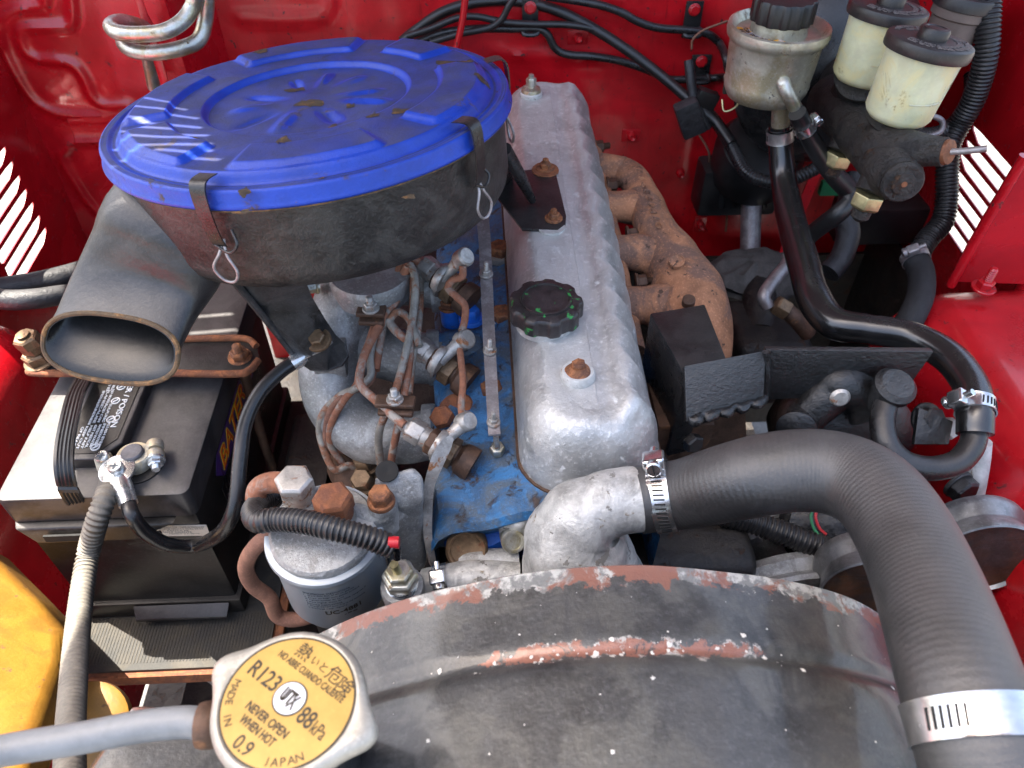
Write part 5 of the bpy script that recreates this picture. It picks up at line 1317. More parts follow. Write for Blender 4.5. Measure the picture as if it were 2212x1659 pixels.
arc_word('MADE IN', 196, 6.6, .88); arc_word('JAPAN', 296, 7.6, .88, h=.12)
rd.add('emblem', MB().lathe([(LR * .27, -.0002), (LR * .265, .0003), (0, .0003)], cp_ + ly * .04 * LR, UP, 48), 'print_black', lb)
rd.add('emblem', MB().lathe([(LR * .245, -.0002), (LR * .24, .0006), (0, .0006)], cp_ + ly * .04 * LR, UP, 48), 'print_white', lb)
ct('U', -.09, .05, .11, .22, z=.0009, bold=.03); ct('I', -.085, .05, .025, .20, z=.0009, bold=.02); ct('T', .02, .05, .14, .22, z=.0009, bold=.02); ct('X', .09, .03, .13, .24, z=.0009, bold=.02)

oh = Thing('overflow_hose', 'smooth grey overflow hose from the radiator cap neck', 'hose')
ol = [(448, 1566, .345), (400, 1560, .347), (300, 1570, .35), (180, 1593, .352), (60, 1612, .352), (-40, 1630, .350)]
oh.add('body', MB().tube([P(*q) for q in ol], [34 * S(P(*q)) for q in ol], 24), 'grey_hose')
oh.add('hose_end', MB().lathe([(.0095, -.004), (.0100, -.002), (.0100, .002), (.0085, .004), (0, .004)], P(452, 1566, .345), V(1, 0, 0), 24), 'rust_dark')
wt = Thing('tank_side', 'scuffed grey top of the radiator side frame below the grey hose', 'panel')
wt.add('panel', MB().hexa([P(185, 1665, .43), P(600, 1700, .43), P(620, 1560, .43), P(290, 1530, .43)], [P(180, 1690, .40), P(600, 1720, .40), P(620, 1545, .405), P(285, 1524, .408)]), 'shroud', bevel=.004)
# ------------------------------------------------------------------ black mounting bracket
mb_ = Thing('mount_bracket', 'black welded steel bracket with box arm and angled plate', 'bracket')
lo = [P(1404, 690, .47), P(1530, 668, .47), P(1585, 800, .47), P(1490, 920, .50)]
hi = [P(1404, 676, .425), P(1523, 656, .425), P(1572, 775, .428), P(1482, 800, .430)]
hi = [P(1404, 676, .425), P(1523, 656, .425), P(1576, 790, .425), P(1480, 812, .425)]
mb_.add('box_arm', MB().hexa([p - UP * .10 for p in hi], hi), 'black_paint', bevel=.0022, label='dark box section arm of the bracket')
yp = P(1560, 775, .405).y
top_l, top_m, top_r = P(1478, 790, .408), P(1655, 757, .408), P(2018, 760, .408)
bot_l, bot_m, bot_r = P(1483, 912, .462), P(1650, 866, .462), P(1955, 848, .452)
for nm, pts in (('angle_plate', [top_l, top_m, P(1650, 866, .442), P(1483, 912, .436)]), ('angle_plate', [top_m + V(.0, .0005, 0), top_r, bot_r, bot_m + V(.0, .0005, 0)])):
    mb_.add(nm, MB().plate(pts, V(0, -1, .15) if pts[0] != top_l else V(0, -.62, .78), .0065), 'black_weld', bevel=.0014)
pt = [top_l.lerp(top_m, i / 10) for i in range(11)]
wl_ = [P(1484 + 17 * i, 910 - 4.6 * i + (4 if i % 2 else -3), .436 + .0006 * i) for i in range(11)]
mb_.add('weld_bead', MB().tube(wl_, [.0045 if i % 2 else .0034 for i in range(11)], 12, 5).noise(.0016, 130), 'grime_wet')
mb_.add('weld_bead', MB().tube([top_m + V(0, -.002, 0), top_m.lerp(bot_m, .5) + V(0, -.003, 0), bot_m + V(0, -.002, 0)], .0030, 10).noise(.001, 160), 'black_weld')
mb_.add('lower_plate', MB().plate([P(1480, 920, .50), P(1610, 885, .50), P(1615, 980, .55), P(1490, 985, .55)], V(0, -1, .3), .006), 'rust_dark', bevel=.001)
mb_.add('bolt', bolt(.0085, .008, P(1492, 952, .478), V(.4, -1, .2), 0, 0), 'black_weld')
mb_.add('foot', MB().box(P(1455, 930, .53), (.05, .06, .08)), 'rust_dark', bevel=.004)

# ------------------------------------------------------------------ power steering pump, pulley
ps = Thing('steering_pump', 'greasy black cast power steering pump below the bracket plate', 'pump')
c = P(1850, 935, .50)
ps.add('pump_body', MB().lathe([(.030, -.05), (.052, -.045), (.060, -.02), (.060, .012), (.050, .022), (.030, .028), (0, .028)], c + V(.005, .02, -.03), V(.05, -1, .12), 48).noise(.004, 30), 'grime_wet', sharp=70)
ps.add('mount_ear', MB().tube([P(1740, 900, .475), P(1790, 850, .455), P(1820, 830, .447), P(1858, 850, .455), P(1880, 900, .47)], [.016, .018, .020, .018, .016], 20).noise(.002, 60), 'grime_wet', sharp=70)
ps.add('mount_bolt', MB().lathe([(.0078, 0)] + [(.0082 if i % 2 else .0074, .0022 * (i + 1)) for i in range(6)] + [(.006, .0155), (0, .0155)], P(1805, 842, .448), V(-.1, -.7, .2), 20), 'plated_rusty')
ps.add('outlet_cap', MB().lathe([(.0135, -.03), (.0135, -.004), (.0165, -.002), (.0165, .004), (.0125, .008), (0, .008)], P(1930, 838, .430), V(.05, -.3, 1), 36), 'black_weld')
tb = [(1912, 872, .440), (1906, 915, .447), (1918, 965, .455), (1955, 1000, .462), (2010, 1012, .465), (2065, 1000, .462), (2098, 965, .455), (2108, 920, .447)]
ps.add('outlet_tube', MB().tube([P(*q) for q in tb], [.0096] * 8, 22), 'black_paint')
ps.add('boss', MB().lathe([(.016, -.02), (.016, 0), (.010, .004), (0, .004)], P(1720, 925, .475), V(-.4, -1, .2), 24), 'grime_wet')
ps.add('bolt', bolt(.0105, .010, P(2000, 905, .465), V(.1, -.6, .6), 1.3, .003), 'black_weld')
ps.add('bolt', bolt(.0125, .010, P(2068, 1045, .53), V(.3, -1, .1), 1.1, .003), 'black_weld')
ps.add('bracket_tab', MB().plate([P(1985, 880, .45), P(2060, 910, .455), P(2050, 960, .47), P(1975, 960, .47)], V(0, -.6, .8), .005), 'grime_wet', bevel=.001)
ps.add('white_plug', bolt(.009, .009, P(2040, 925, .47), V(.3, -.6, .6), 0, 0), 'white_rubber')
def pulley(ctr, ax, R, label, group):
    t = Thing('pulley', label, 'pulley', group)
    w = .034
    t.add('rim', MB().lathe([(R * .80, -w), (R * .98, -w), (R, -w * .9), (R, -w * .75), (R * .90, -w * .5), (R * .90, -w * .45), (R, -w * .15), (R, -.001), (R * .97, 0), (R * .93, -.003)], ctr, ax, 72), 'pulley_rim')
    t.add('face', MB().lathe([(R * .95, -.003), (R * .88, -.006), (R * .52, -.013), (R * .46, -.010), (R * .42, -.010), (R * .40, -.018), (R * .2, -.020), (0, -.020)], ctr, ax, 72), 'pulley_face')
    t.add('hub', bolt(R * .17, .010, ctr - Vector(ax).normalized() * .018, ax, 1.4, .003), 'rust_dark')
    return t
ax_ = V(-.10, -1, .10).normalized()
PB = P(2128, 1212, .552)
pulley(PB, ax_, .0440, 'rusty faced steering pump pulley against the red fender', 'rusty belt pulleys')
PA = P(1882, 1282, .565)
pulley(PA, V(-.16, -1, .10).normalized(), .0400, 'smaller rusty belt pulley behind the big hose', 'rusty belt pulleys')
bel = Thing('drive_belt', 'black rubber drive belt running down from the smaller pulley', 'belt')
bel.add('belt', MB().tube([P(1850, 1210, .565), P(1822, 1222, .575), P(1796, 1260, .59), P(1768, 1310, .61), P(1745, 1360, .63)], .0072, 8), 'belt')
# dark alternator seen under the hose
al = Thing('alternator', 'greasy alternator with pale alloy casing in the dark under the hose', 'alternator')
c = P(1700, 1185, .64)
al.add('casing', MB().lathe([(.03, -.09), (.058, -.085), (.062, -.06), (.062, -.01), (.055, .004), (.030, .012), (0, .012)], c, V(-.1, -1, .15), 48).noise(.002, 40), 'alu_cast')
al.add('rear_cover', MB().lathe([(.02, -.02), (.040, -.016), (.044, 0), (.036, .008), (0, .01)], P(1790, 1135, .585), V(-.2, -.6, .7), 30).noise(.004, 50), 'grime_wet')
for k in range(5):
    a = k * 1.256; q = c + V(.05 * math.cos(a), -.004, .05 * math.sin(a)); al.add('vent_rib', MB().box(q, (.012, .012, .012), Matrix.Rotation(a, 3, 'Y')), 'alu_cast', bevel=.002)
cp2 = Thing('crank_pulley', 'dark greasy crank pulley with pale worn rim behind the shroud', 'pulley')
cp2.add('rim', MB().lathe([(.05, -.03), (.095, -.028), (.097, -.02), (.09, -.012), (.097, -.004), (.095, 0), (.06, -.006), (0, -.006)], P(1720, 1375, .67), V(0, -1, .05), 72), 'alu_cast')
cable('wire_conduit', 'black corrugated conduit in the dark below the big radiator hose', 'conduit', [(1560, 1110, .56), (1620, 1125, .565), (1700, 1155, .57), (1780, 1185, .575), (1830, 1200, .58)], .0105, 'conduit', 18, corr=(.0042, .06), real=True)
wq = Thing('thin_wires', 'thin red and green wires on the alternator cover', 'wire')
wq.add('red_wire', MB().tube([P(1770, 1090, .56), P(1762, 1115, .565), P(1770, 1140, .57), P(1785, 1155, .57)], .0013, 8), 'wire_red')
wq.add('green_wire', MB().tube([P(1762, 1092, .56), P(1752, 1115, .565), P(1760, 1145, .57), P(1782, 1165, .57)], .0013, 8), 'wire_green')
cable('drain_tube', 'scuffed white painted tube standing against the red fender', 'tube', [(2115, 955, .50), (2112, 990, .515), (2106, 1030, .53), (2095, 1090, .56)], .0100, 'white_rubber', 18, real=True)
# darker masses low in the bay
blk = Thing('engine_block', 'dark oily engine block and front cover deep below the hoses', 'engine block')
blk.add('crankcase', MB().box(V(CX + .01, y0 + .26, Z(.80)), (.20, .52, .36)), 'grime', bevel=.02, seg=3)
blk.add('front_cover', MB().box(V(CX + .04, y0 + .012, Z(.74)), (.22, .06, .34)), 'grime', bevel=.02, seg=3)
xl_ = P(690, 900, .60).x
blk.add('block_side', MB().box(V((xl_ + hx0) / 2 + .01, .66, Z(.79)), (hx0 - xl_ + .03, .56, .36)), 'grime', bevel=.02, seg=3)
blk.add('injection_pump', MB().box(P(720, 1080, .66), (.09, .17, .10)), 'grime', bevel=.012, seg=3)
blk.add('pump_head', MB().lathe([(.03, -.03), (.035, 0), (.02, .02), (0, .02)], P(785, 1000, .58), UP, 24), 'rust_dark')
blk.add('union', bolt(.012, .012, P(795, 1000, .562), V(-.2, -.2, 1), 1.2, .003), 'bronze_nut')
blk.add('union', bolt(.011, .012, P(790, 1042, .575), V(-.2, -.4, 1), 1.2, .003), 'bronze_nut')
fm = Thing('frame_rails', 'black chassis rails and cross member low in the bay', 'chassis')
fm.add('rail', MB().box(V(-.34, .45, Z(.98)), (.08, 1.2, .12)), 'grime', bevel=.006)
fm.add('rail', MB().box(V(.36, .45, Z(.98)), (.08, 1.2, .12)), 'grime', bevel=.006)
fm.add('added_undertray', MB().box(V(0, .62, Z(1.09)), (1.0, 1.2, .006)), 'grime')  # added dark panel, hides the bright ground showing through the gaps
fm.add('cross_member', MB().box(V(.0, .30, Z(1.02)), (.62, .10, .10)), 'grime', bevel=.006)

# ------------------------------------------------------------------ steering hoses and reservoir
pr_ = Thing('steering_reservoir', 'tarnished metal steering fluid reservoir with black fluted cap', 'reservoir')
rp = P(1683, 60, .283); s_ = S(rp); RR = 110 * s_
rax = V(0, 0, 1)
pr_.add('can', MB().lathe([(0, -.070), (RR * .55, -.070), (RR * .76, -.066), (RR * .84, -.058), (RR * .865, -.052), (RR * .85, -.049), (RR * .88, -.03), (RR * .90, -.012), (RR * .95, -.008), (RR * .98, -.007), (RR * 1.0, -.002), (RR * .985, .003), (RR * .93, .004), (RR * .87, .001), (RR * .82, -.004), (RR * .3, -.003), (0, -.003)], rp, rax, 80), 'reservoir_can', sharp=60)
pr_.add('neck', MB().lathe([(RR * .56, -.004), (RR * .53, .010), (0, .010)], rp, rax, 48), 'reservoir_can')
def flut(a, r, t): return r * (1 - .055 * (.5 - .5 * math.tanh(4 * math.cos(14 * a)))) if r > RR * .5 else r
pr_.add('screw_cap', MB().lathe([(RR * .52, .008), (RR * .61, .008), (RR * .61, .026), (RR * .58, .0285), (RR * .45, .029), (0, .029)], rp, rax, 168, rf=flut), 'black_plastic')
# curved warning label on the lid
lab = MB(); rows = []
for r in (RR * .56, RR * .80):
    rows.append([rp + V(r * math.cos(a), r * math.sin(a), -.0022) for a in [rad(165 + 95 * j / 30) for j in range(31)]])
lab.grid(rows, False)
lab.v += [p - UP * .0006 for p in list(lab.v)]
li_ = pr_.add('warning_label', lab, 'warn_label')
for (s, c0, st, rr, hh) in (('CLEAN TANK AND THE', 172, 4.6, .64, .0042), ('AVOID BEING HOT', 178, 5.4, .74, .0042)):
    mm = MB()
    for i, ch in enumerate(s):
        if ch == ' ': continue
        a = rad(c0 + st * i); d = V(math.cos(a), math.sin(a), 0); x = V(-math.sin(a), math.cos(a), 0)
        mm.merge(text(ch, h=hh, ext=.0002), frame(rp + d * RR * rr + UP * -.0015, x, -d))
    pr_.add('lettering', mm, 'print_black', li_)
pr_.add('label_tab', MB().box(rp + V(-.008, -RR * .68, -.0012), (.010, .014, .0006), Matrix.Rotation(.5, 3, 'Z')), 'warn_label')
pr_.add('return_pipe', MB().tube([PY(1686, 166, .745), PY(1690, 175, .720), PY(1698, 195, .712), PY(1712, 222, .712), PY(1724, 246, .715), PY(1734, 264, .718)], [.0068] * 6, 18), 'zinc')
pr_.add('suction_pipe', MB().tube([P(1690, 210, .352), P(1688, 240, .367), P(1686, 285, .39)], .0098, 20), 'reservoir_can')
pr_.add('hanger_wire', MB().tube([P(1600, 205, .36), P(1590, 230, .37), P(1565, 240, .375), P(1560, 215, .366)], .0012, 8), 'brass')
0 and pr_.add('band', MB().lathe([(RR * .96, -.05), (RR * .975, -.05), (RR * .975, -.075), (RR * .96, -.075)], rp, rax, 60), 'reservoir_can')
pr_.add('bracket', MB().box(rp + V(.0, .055, -.05), (.05, .006, .08)), 'grime', bevel=.002)
hs1 = [(1686, 268, .382, 25), (1686, 300, .398, 26), (1692, 380, .43, 27), (1708, 470, .45, 30), (1736, 570, .455, 34), (1756, 640, .455, 36), (1800, 697, .455, 35), (1880, 712, .45, 33), (1970, 728, .445, 33), (2050, 772, .440, 35), (2098, 835, .438, 36), (2106, 890, .440, 37), (2106, 938, .449, 37)]
cable('steering_hose', 'thick glossy black hose from reservoir to the steering pump', 'hose', hs1, 30, 'rubber_gloss', 24)
hs2 = [(1722, 244, .343, 19), (1738, 275, .360, 19), (1765, 325, .385, 20), (1800, 375, .410, 21), (1832, 410, .43, 22), (1835, 432, .438, 21), (1812, 460, .45, 20), (1775, 488, .47, 19), (1745, 515, .49, 18), (1720, 560, .53, 18)]
cable('return_hose', 'thinner black rubber hose with a sharp elbow below the brake cylinder', 'hose', hs2, 20, 'rubber', 20)
q = P(1685, 292, .394); hose_clamp(q, P(1686, 300, .398) - P(1686, 268, .382), 26.8 * S(q), .0125, 'flat spring clamp on the reservoir suction hose', 'band_dull', V(1, .6, .2), (200, 230), .7)
q = P(1738, 276, .3605); hose_clamp(q, P(1765, 325, .385) - P(1722, 244, .343), 20 * S(q), .010, 'bright screw clamp on the thin reservoir hose', 'stainless', V(.7, .1, .7), (-160, -60), .8)
q = P(2106, 880, .4395); hose_clamp(q, P(2106, 938, .449) - P(2098, 835, .438), 38 * S(q), .012, 'screw clamp where the thick hose meets the pump tube', 'stainless', V(-.85, .3, .5), None, 1.05, face=V(.3, -.8, .3), span=110)

# ------------------------------------------------------------------ brake master cylinder
mc = Thing('brake_master_cylinder', 'black cast iron brake master cylinder with two pale plastic reservoirs', 'master cylinder')
f0, f1 = P(1948, 392, .345), P(1800, 215, .375)
axm = (f0 - f1).normalized()
Lm = (f0 - f1).length
mc.add('barrel', MB().lathe([(0, -.002), (.010, -.002), (.011, .0), (.0155, 0), (.0175, -.003), (.0185, -.004), (.0185, -.010), (.0225, -.016), (.0225, -Lm * .4), (.025, -Lm * .7), (.028, -Lm), (0, -Lm)], f0, axm, 48).noise(.0009, 70), 'cast_iron', sharp=60)
mc.add('end_plug', MB().lathe([(.0175, -.002), (.0180, .002), (.0160, .0045), (.0105, .0045), (.0095, .0065), (.004, .0065), (0, .0068)], f0, axm, 40), 'cast_iron')
mc.add('end_mark', MB().lathe([(.0028, 0), (.0024, .0008), (0, .0008)], f0 + axm * .0062, axm, 16), 'copper_rust')
mc.add('side_boss', MB().tube([P(1900, 310, .34), P(1950, 320, .332), P(2042, 328, .322)], [.0195, .0160, .0118], 32).noise(.0008, 70), 'cast_iron', sharp=60)
mc.add('side_collar', MB().lathe([(.0100, 0), (.0108, .001), (.0100, .004), (.006, .005), (0, .005)], P(2042, 328, .322), P(2060, 329, .320) - P(2030, 327, .324), 30), 'copper_rust')
def reservoir(cx, cy, rpx, R, tilt, bot, capt, second=False):
    d = R * F / rpx; o = PD(cx, cy, d); ax = V(*tilt).normalized()
    Hh = .058
    ri = mc.add('reservoir', MB().lathe([(0, -Hh - .004), (R * .62, -Hh - .004), (R * .74, -Hh), (R * .80, -Hh + .004), (R * .83, -Hh * .55), (R * .86, -.010), (R * .88, -.004), (R * .7, -.004)], o, ax, 64), 'nylon', sharp=60, label='pale translucent plastic brake fluid reservoir')
    mc.add('level_line', MB().tube([o + (V(1, 0, 0) * math.sin(a) + V(0, -1, 0) * math.cos(a)) * (R * .835) - ax * .036 for a in [-.35 + .07 * i for i in range(14)]], .0007, 6, sub=2), 'nylon', ri)
    mm = text('MIN', w=.011, h=.0032, ext=.0006)
    x = V(1, .35, 0).normalized(); mm2 = MB().merge(mm, frame(o + (V(.42, -.9, 0)) * R * .845 - ax * .036, V(.9, .42, 0), ax)); mc.add('lettering', mm2, 'nylon', ri)
    ci_ = mc.add('reservoir_cap', MB().lathe([(R * .86, -.0035), (R * .985, -.003), (R, -.001), (R, .0050), (R * .98, .0070), (R * .95, .0076), (R * .42, .0080), (R * .34, .0080), (R * .34, .0150), (R * .31, .0168), (R * .24, .0170), (R * .23, .0165), (R * .21, .0170), (R * .19, .0164), (0, .0164)], o, ax, 80), 'res_cap')
    x_, y_, z_ = basis(ax, V(1, 0, 0)); tt = MB()
    words = (('USE ONLY BRAKE FLUID', 205, 5.6, .78, .0042), ('DOT 3 FROM A SEALED CONTAINER', 200, 5.2, .62, .0036), ('WARNING', -45, 7.2, .82, .005), ('CLEAN FILLER CAP', -42, 7.2, .64, .0040), ('BEFORE REMOVING', 60, 6, .80, .0042), ('OPENING', 75, 8, .62, .0036))
    for (s, c0, st, rr, hh) in words:
        for i, chh in enumerate(s):
            if chh == ' ': continue
            a = rad(c0 + st * i); dd_ = x_ * math.cos(a) + y_ * math.sin(a); xx = -x_ * math.sin(a) + y_ * math.cos(a)
            tt.merge(text(chh, h=hh, ext=.0006), frame(o + dd_ * R * rr + z_ * .0086, xx, -dd_))
    mc.add('lettering', tt, 'emboss', ci_)
    return o, ax
o1, a1 = reservoir(2003, 104, 92, .036, (.13, .06, 1), 0, 0)
o2, a2 = reservoir(1915, 30, 84, .036, (.10, .05, 1), 0, 0)
for o_, a_2, tgt in ((o1, a1, P(1915, 300, .345)), (o2, a2, P(1835, 215, .36))):
    b0_ = o_ - a_2 * .056
    mc.add('neck', MB().tube([b0_, b0_.lerp(tgt, .45), tgt], [.026, .0195, .022], 32).noise(.0008, 70), 'cast_iron', sharp=60)
for (x, y, h, axn) in ((1880, 418, .372, V(-.15, -.1, -1)), (1815, 330, .385, V(-.15, -.1, -1))):
    q = P(x, y, h)
    mc.add('outlet_boss', MB().tube([q + V(.012, .012, .022), q], [.016, .0145], 24, smooth=False), 'cast_iron')
    mc.add('brass_nut', MB().hexhead(q, axn, .0145, .014), 'brass', bevel=.0007)
    mc.add('pipe_nut', MB().lathe([(.009, 0), (.0085, .010), (.004, .014), (0, .014)], q + Vector(axn).normalized() * .013, axn, 18), 'cast_iron')
cable('brake_pipe', 'thin steel brake pipe leaving the copper coloured fitting', 'pipe', [(2048, 328, .321), (2075, 327, .318), (2105, 324, .314), (2132, 321, .311)], .0028, 'steel_strip', 12, real=True)
# clutch reservoir in the far corner
cr2 = Thing('clutch_reservoir', 'smoky brown plastic clutch fluid reservoir with black lid', 'reservoir')
o3 = PD(2082, 12, .80); R3 = 64 * S(o3)
cr2.add('tank', MB().lathe([(0, -.085), (R3 * .70, -.085), (R3 * .74, -.08), (R3 * .86, -.012), (R3 * .95, -.010), (R3 * .95, 0), (0, 0)], o3, V(.1, .05, 1), 48), 'nylon_smoke')
cr2.add('lid', MB().lathe([(R3 * .95, -.002), (R3 * 1.02, -.001), (R3 * 1.02, .009), (R3 * .98, .011), (R3 * .3, .012), (R3 * .28, .018), (0, .018)], o3, V(.1, .05, 1), 48), 'res_cap')
cr2.add('stem', MB().tube([o3 - UP * .084, o3 - UP * .12 + V(0, .03, 0), o3 - UP * .13 + V(0, .15, 0)], .014, 18), 'cast_iron')
# brake booster
bo = Thing('brake_booster', 'large black round brake booster behind the fluid reservoirs', 'brake booster')
oc_ = PY(1790, 150, .88)
bo.add('shell', MB().lathe([(.03, .055), (.05, .05), (.085, .035), (.108, .010), (.112, 0), (.112, -.006), (.106, -.012), (.10, -.06), (0, -.06)], oc_, V(.05, -1, .12), 72), 'black_paint', sharp=50)
bo.add('flange', MB().lathe([(.030, .075), (.036, .06), (.036, .05), (0, .05)], oc_, V(.05, -1, .12), 40), 'cast_iron')

# ------------------------------------------------------------------ conduits, pipes and cables around the firewall
cable('wire_conduit', 'fat corrugated conduit rising beside the smoky clutch reservoir', 'conduit', [(2136, -20, .27), (2134, 60, .30), (2128, 130, .33), (2105, 210, .37), (2075, 265, .40), (2052, 310, .42), (2046, 370, .445), (2045, 430, .47), (2035, 480, .49), (2005, 515, .50), (1985, 545, .505)], .0118, 'conduit', 20, corr=(.0042, .06), real=True)
cable('wire_conduit', 'thin corrugated conduit branching off behind the brake reservoir', 'conduit', [(2100, 160, .36), (2098, 205, .375), (2070, 255, .40), (2035, 285, .41), (1990, 292, .41), (1940, 288, .405)], .0080, 'conduit', 18, corr=(.0036, .06), real=True)
t, ph, _ = cable('heater_hose', 'braided black cloth hose dropping between firewall and red fender', 'hose', [(1972, 548, .495), (1990, 590, .502), (1988, 640, .505), (1966, 690, .515), (1932, 745, .54)], .0135, 'braided', 20, real=True)
hose_clamp(P(1977, 558, .4965), ph[1] - ph[0], .0138, .009, 'dark worn screw clamp on the braided cloth hose', 'steel_strip', V(-.5, -.5, .7), (100, 160), 1.0)
cable('brake_pipe', 'thin grey pipe looping behind the front brake reservoir', 'pipe', [(1965, 248, .375), (2010, 250, .37), (2035, 262, .375), (2030, 285, .385), (1990, 298, .39), (1950, 305, .395)], .0030, 'steel_strip', 12, real=True)
cable('harness', 'tape wrapped wiring harness hanging below the brake cylinder', 'wiring', [(1850, 380, .47), (1838, 420, .485), (1828, 470, .505), (1832, 510, .52), (1815, 560, .54), (1790, 590, .55)], .0135, 'tape', 18, real=True)
cable('control_cable', 'thick black control cable sweeping over the firewall', 'cable', [(868, 90, .38), (905, 60, .365), (960, 25, .345), (1030, 5, .335), (1110, 2, .335), (1190, 18, .342), (1270, 55, .36), (1350, 105, .382), (1430, 165, .408), (1500, 225, .43), (1545, 262, .445), (1580, 310, .46)], .0064, 'rubber', 18, real=True)
def FW(l, dy=-.012): return [PY(x, y, 1.0 + dy - (.036 if PY(x, y, 1.0).x > .32 else 0)) for x, y in l]
def fpipe(name, label, cat, l, r, mt, dy=-.012):
    t = Thing(name, label, cat); t.add('body', MB().tube(FW(l, dy), r, 12, 6), mt); return t
fpipe('firewall_cable', 'thin black cable passing behind the thick control cable', 'cable', [(880, 78), (930, 62), (985, 40), (1030, 36), (1090, 48), (1150, 52), (1230, 54), (1290, 66), (1330, 92)], .0042, 'rubber', -.02)
fpipe('firewall_pipe', 'black painted pipe with an S-bend crossing the red firewall', 'pipe', [(900, 92), (960, 70), (1040, 62), (1110, 62), (1160, 62), (1182, 74), (1200, 105), (1228, 118), (1280, 122), (1340, 132), (1400, 152), (1438, 170), (1480, 172), (1550, 168), (1580, 165)], .0050, 'black_paint', -.014)
fpipe('firewall_cable', 'looped thin cable dropping from the top of the firewall', 'cable', [(1112, -6), (1098, 15), (1085, 40), (1062, 58), (1030, 66), (990, 74), (930, 92)], .0042, 'rubber', -.024)
fpipe('firewall_pipe', 'upper black pipe curving towards the steering reservoir', 'pipe', [(1180, -8), (1250, 2), (1300, 12), (1345, 28), (1375, 45), (1420, 60), (1490, 66), (1530, 74), (1555, 95), (1568, 125), (1572, 150)], .0050, 'black_paint', -.016)
fpipe('pull_wire', 'thin dark red rod rising from behind the blue lid', 'rod', [(985, 105), (998, 50), (1006, -10)], .0040, 'red_grimy', -.05)
def fclip(x, y, w, h, label):
    t = Thing('pipe_clip', label, 'clip'); q = FW([(x, y)], -.008)[0]
    t.add('plate', MB().box(q, (w, .003, h)), 'black_paint', bevel=.001)
    t.add('screw', bolt(.0062, .004, q + V(0, -.002, h * .28), V(0, -1, .1), 1.2, .001), 'red_grimy')
    t.add('loop', MB().tube([q + V(-w * .4, -.004, -h * .2), q + V(-w * .4, -.012, -h * .35), q + V(w * .4, -.012, -h * .35), q + V(w * .4, -.004, -h * .2)], .003, 8), 'black_paint')
fclip(1145, 38, .020, .044, 'black clip holding two pipes on the firewall')
fclip(1496, 42, .022, .044, 'black clip on the upper pipe of the firewall')
fclip(1512, 148, .026, .036, 'black bolted clip at the lower pipe junction')
st_ = Thing('firewall_stud', 'x', 'stud')
Thing.all.remove(st_)
for i, (x, y, w) in enumerate(((1248, 80, 'welded stud under the control cable'), (1363, 292, 'welded stud behind the exhaust manifold'), (1468, 372, 'welded stud half way down the red firewall'), (1512, 484, 'lowest welded stud on the red firewall'))):
    q = FW([(x, y)], -.001)[0]; t = Thing('stud', 'red painted ' + w, 'stud')
    t.add('plate', MB().box(q, (.026, .003, .018), Matrix.Rotation(rad(90 * (i > 1)), 3, 'Y')), 'red_grimy', bevel=.001)
    t.add('pin', MB().lathe([(.0062, 0), (.0058, .010), (.0040, .013), (.002, .011), (0, .011)], q, V(0, -1, .15), 18), 'red_grimy')
cn = [(1530, 245, .44), (1555, 275, .455), (1580, 315, .465), (1610, 370, .475), (1655, 392, .478), (1700, 392, .475), (1750, 370, .46), (1800, 345, .45)]
cable('wire_conduit', 'corrugated conduit curving from the firewall behind the reservoir hoses', 'conduit', cn, .0075, 'conduit', 18, corr=(.0036, .06), real=True)
hb = Thing('wire_connector', 'black taped wire connector dangling at the end of the control cable', 'connector')
hb.add('body', MB().box(PY(1490, 255, .90), (.030, .02, .045), Matrix.Rotation(rad(-25), 3, 'Y')), 'tape', bevel=.004)
hb.add('tail', MB().tube([PY(1488, 130, .93), PY(1492, 170, .92), PY(1500, 215, .91), PY(1515, 250, .90), PY(1530, 275, .90)], .006, 12), 'tape')
hb.add('plug', MB().box(PY(1520, 220, .91), (.028, .018, .03), Matrix.Rotation(rad(20), 3, 'Y')), 'black_plastic', bevel=.003)
fpipe('bare_wire', 'thin brown bare wire hanging down the firewall', 'wire', [(1500, 235), (1502, 275), (1530, 325), (1535, 365), (1560, 410), (1570, 450), (1568, 500)], .0016, 'copper_wire', -.03)
fpipe('bare_wire', 'thin brown wire arching towards the steering reservoir', 'wire', [(1494, 105), (1497, 85), (1520, 65), (1572, 45)], .0014, 'copper_wire', -.06)
# dark lower heater / clutch parts under the reservoir
dk = Thing('heater_valve', 'black plastic valve body under the steering reservoir', 'valve')
dk.add('dome', MB().lathe([(.055, -.04), (.058, 0), (.050, .018), (.025, .026), (0, .027)], PY(1640, 330, .90), V(-.05, -.5, .85), 40), 'black_plastic')
dk.add('block', MB().box(PY(1590, 400, .93), (.11, .05, .07)), 'black_plastic', bevel=.008)
for x in (1560, 1585, 1650): dk.add('port', MB().tube([PY(x, 400, .91), PY(x - 3, 445, .91)], .007, 12, smooth=False), 'black_plastic')
sc_ = Thing('steering_shaft', 'grey steering column tube entering a crumpled boot', 'steering shaft')
sc_.add('tube', MB().tube([PY(1625, 395, .90), PY(1622, 470, .88), PY(1620, 555, .85)], .0135, 20), 'steel_strip')
rows = []
bc_ = PY(1640, 590, .80)
for i, (dz, r) in enumerate(((.022, .018), (.016, .045), (.008, .058), (.0, .064), (-.006, .056), (-.012, .060), (-.020, .048), (-.03, .03))):
    rows.append([bc_ + V(1.05 * r * math.cos(a) * (1 + .12 * noise.noise(V(math.cos(a) * 2, math.sin(a) * 2, i))), r * .75 * math.sin(a), dz + .006 * noise.noise(V(math.cos(a) * 3, math.sin(a) * 3, i * .8))) for a in [2 * math.pi * j / 60 for j in range(60)]])
sc_.add('boot', MB().grid(rows, True, True, True).noise(.003, 60), 'rag_boot')
sc_.add('lower_joint', MB().tube([PY(1640, 600, .79), PY(1640, 660, .74), PY(1640, 720, .70)], [.018, .022, .02], 20), 'grime')
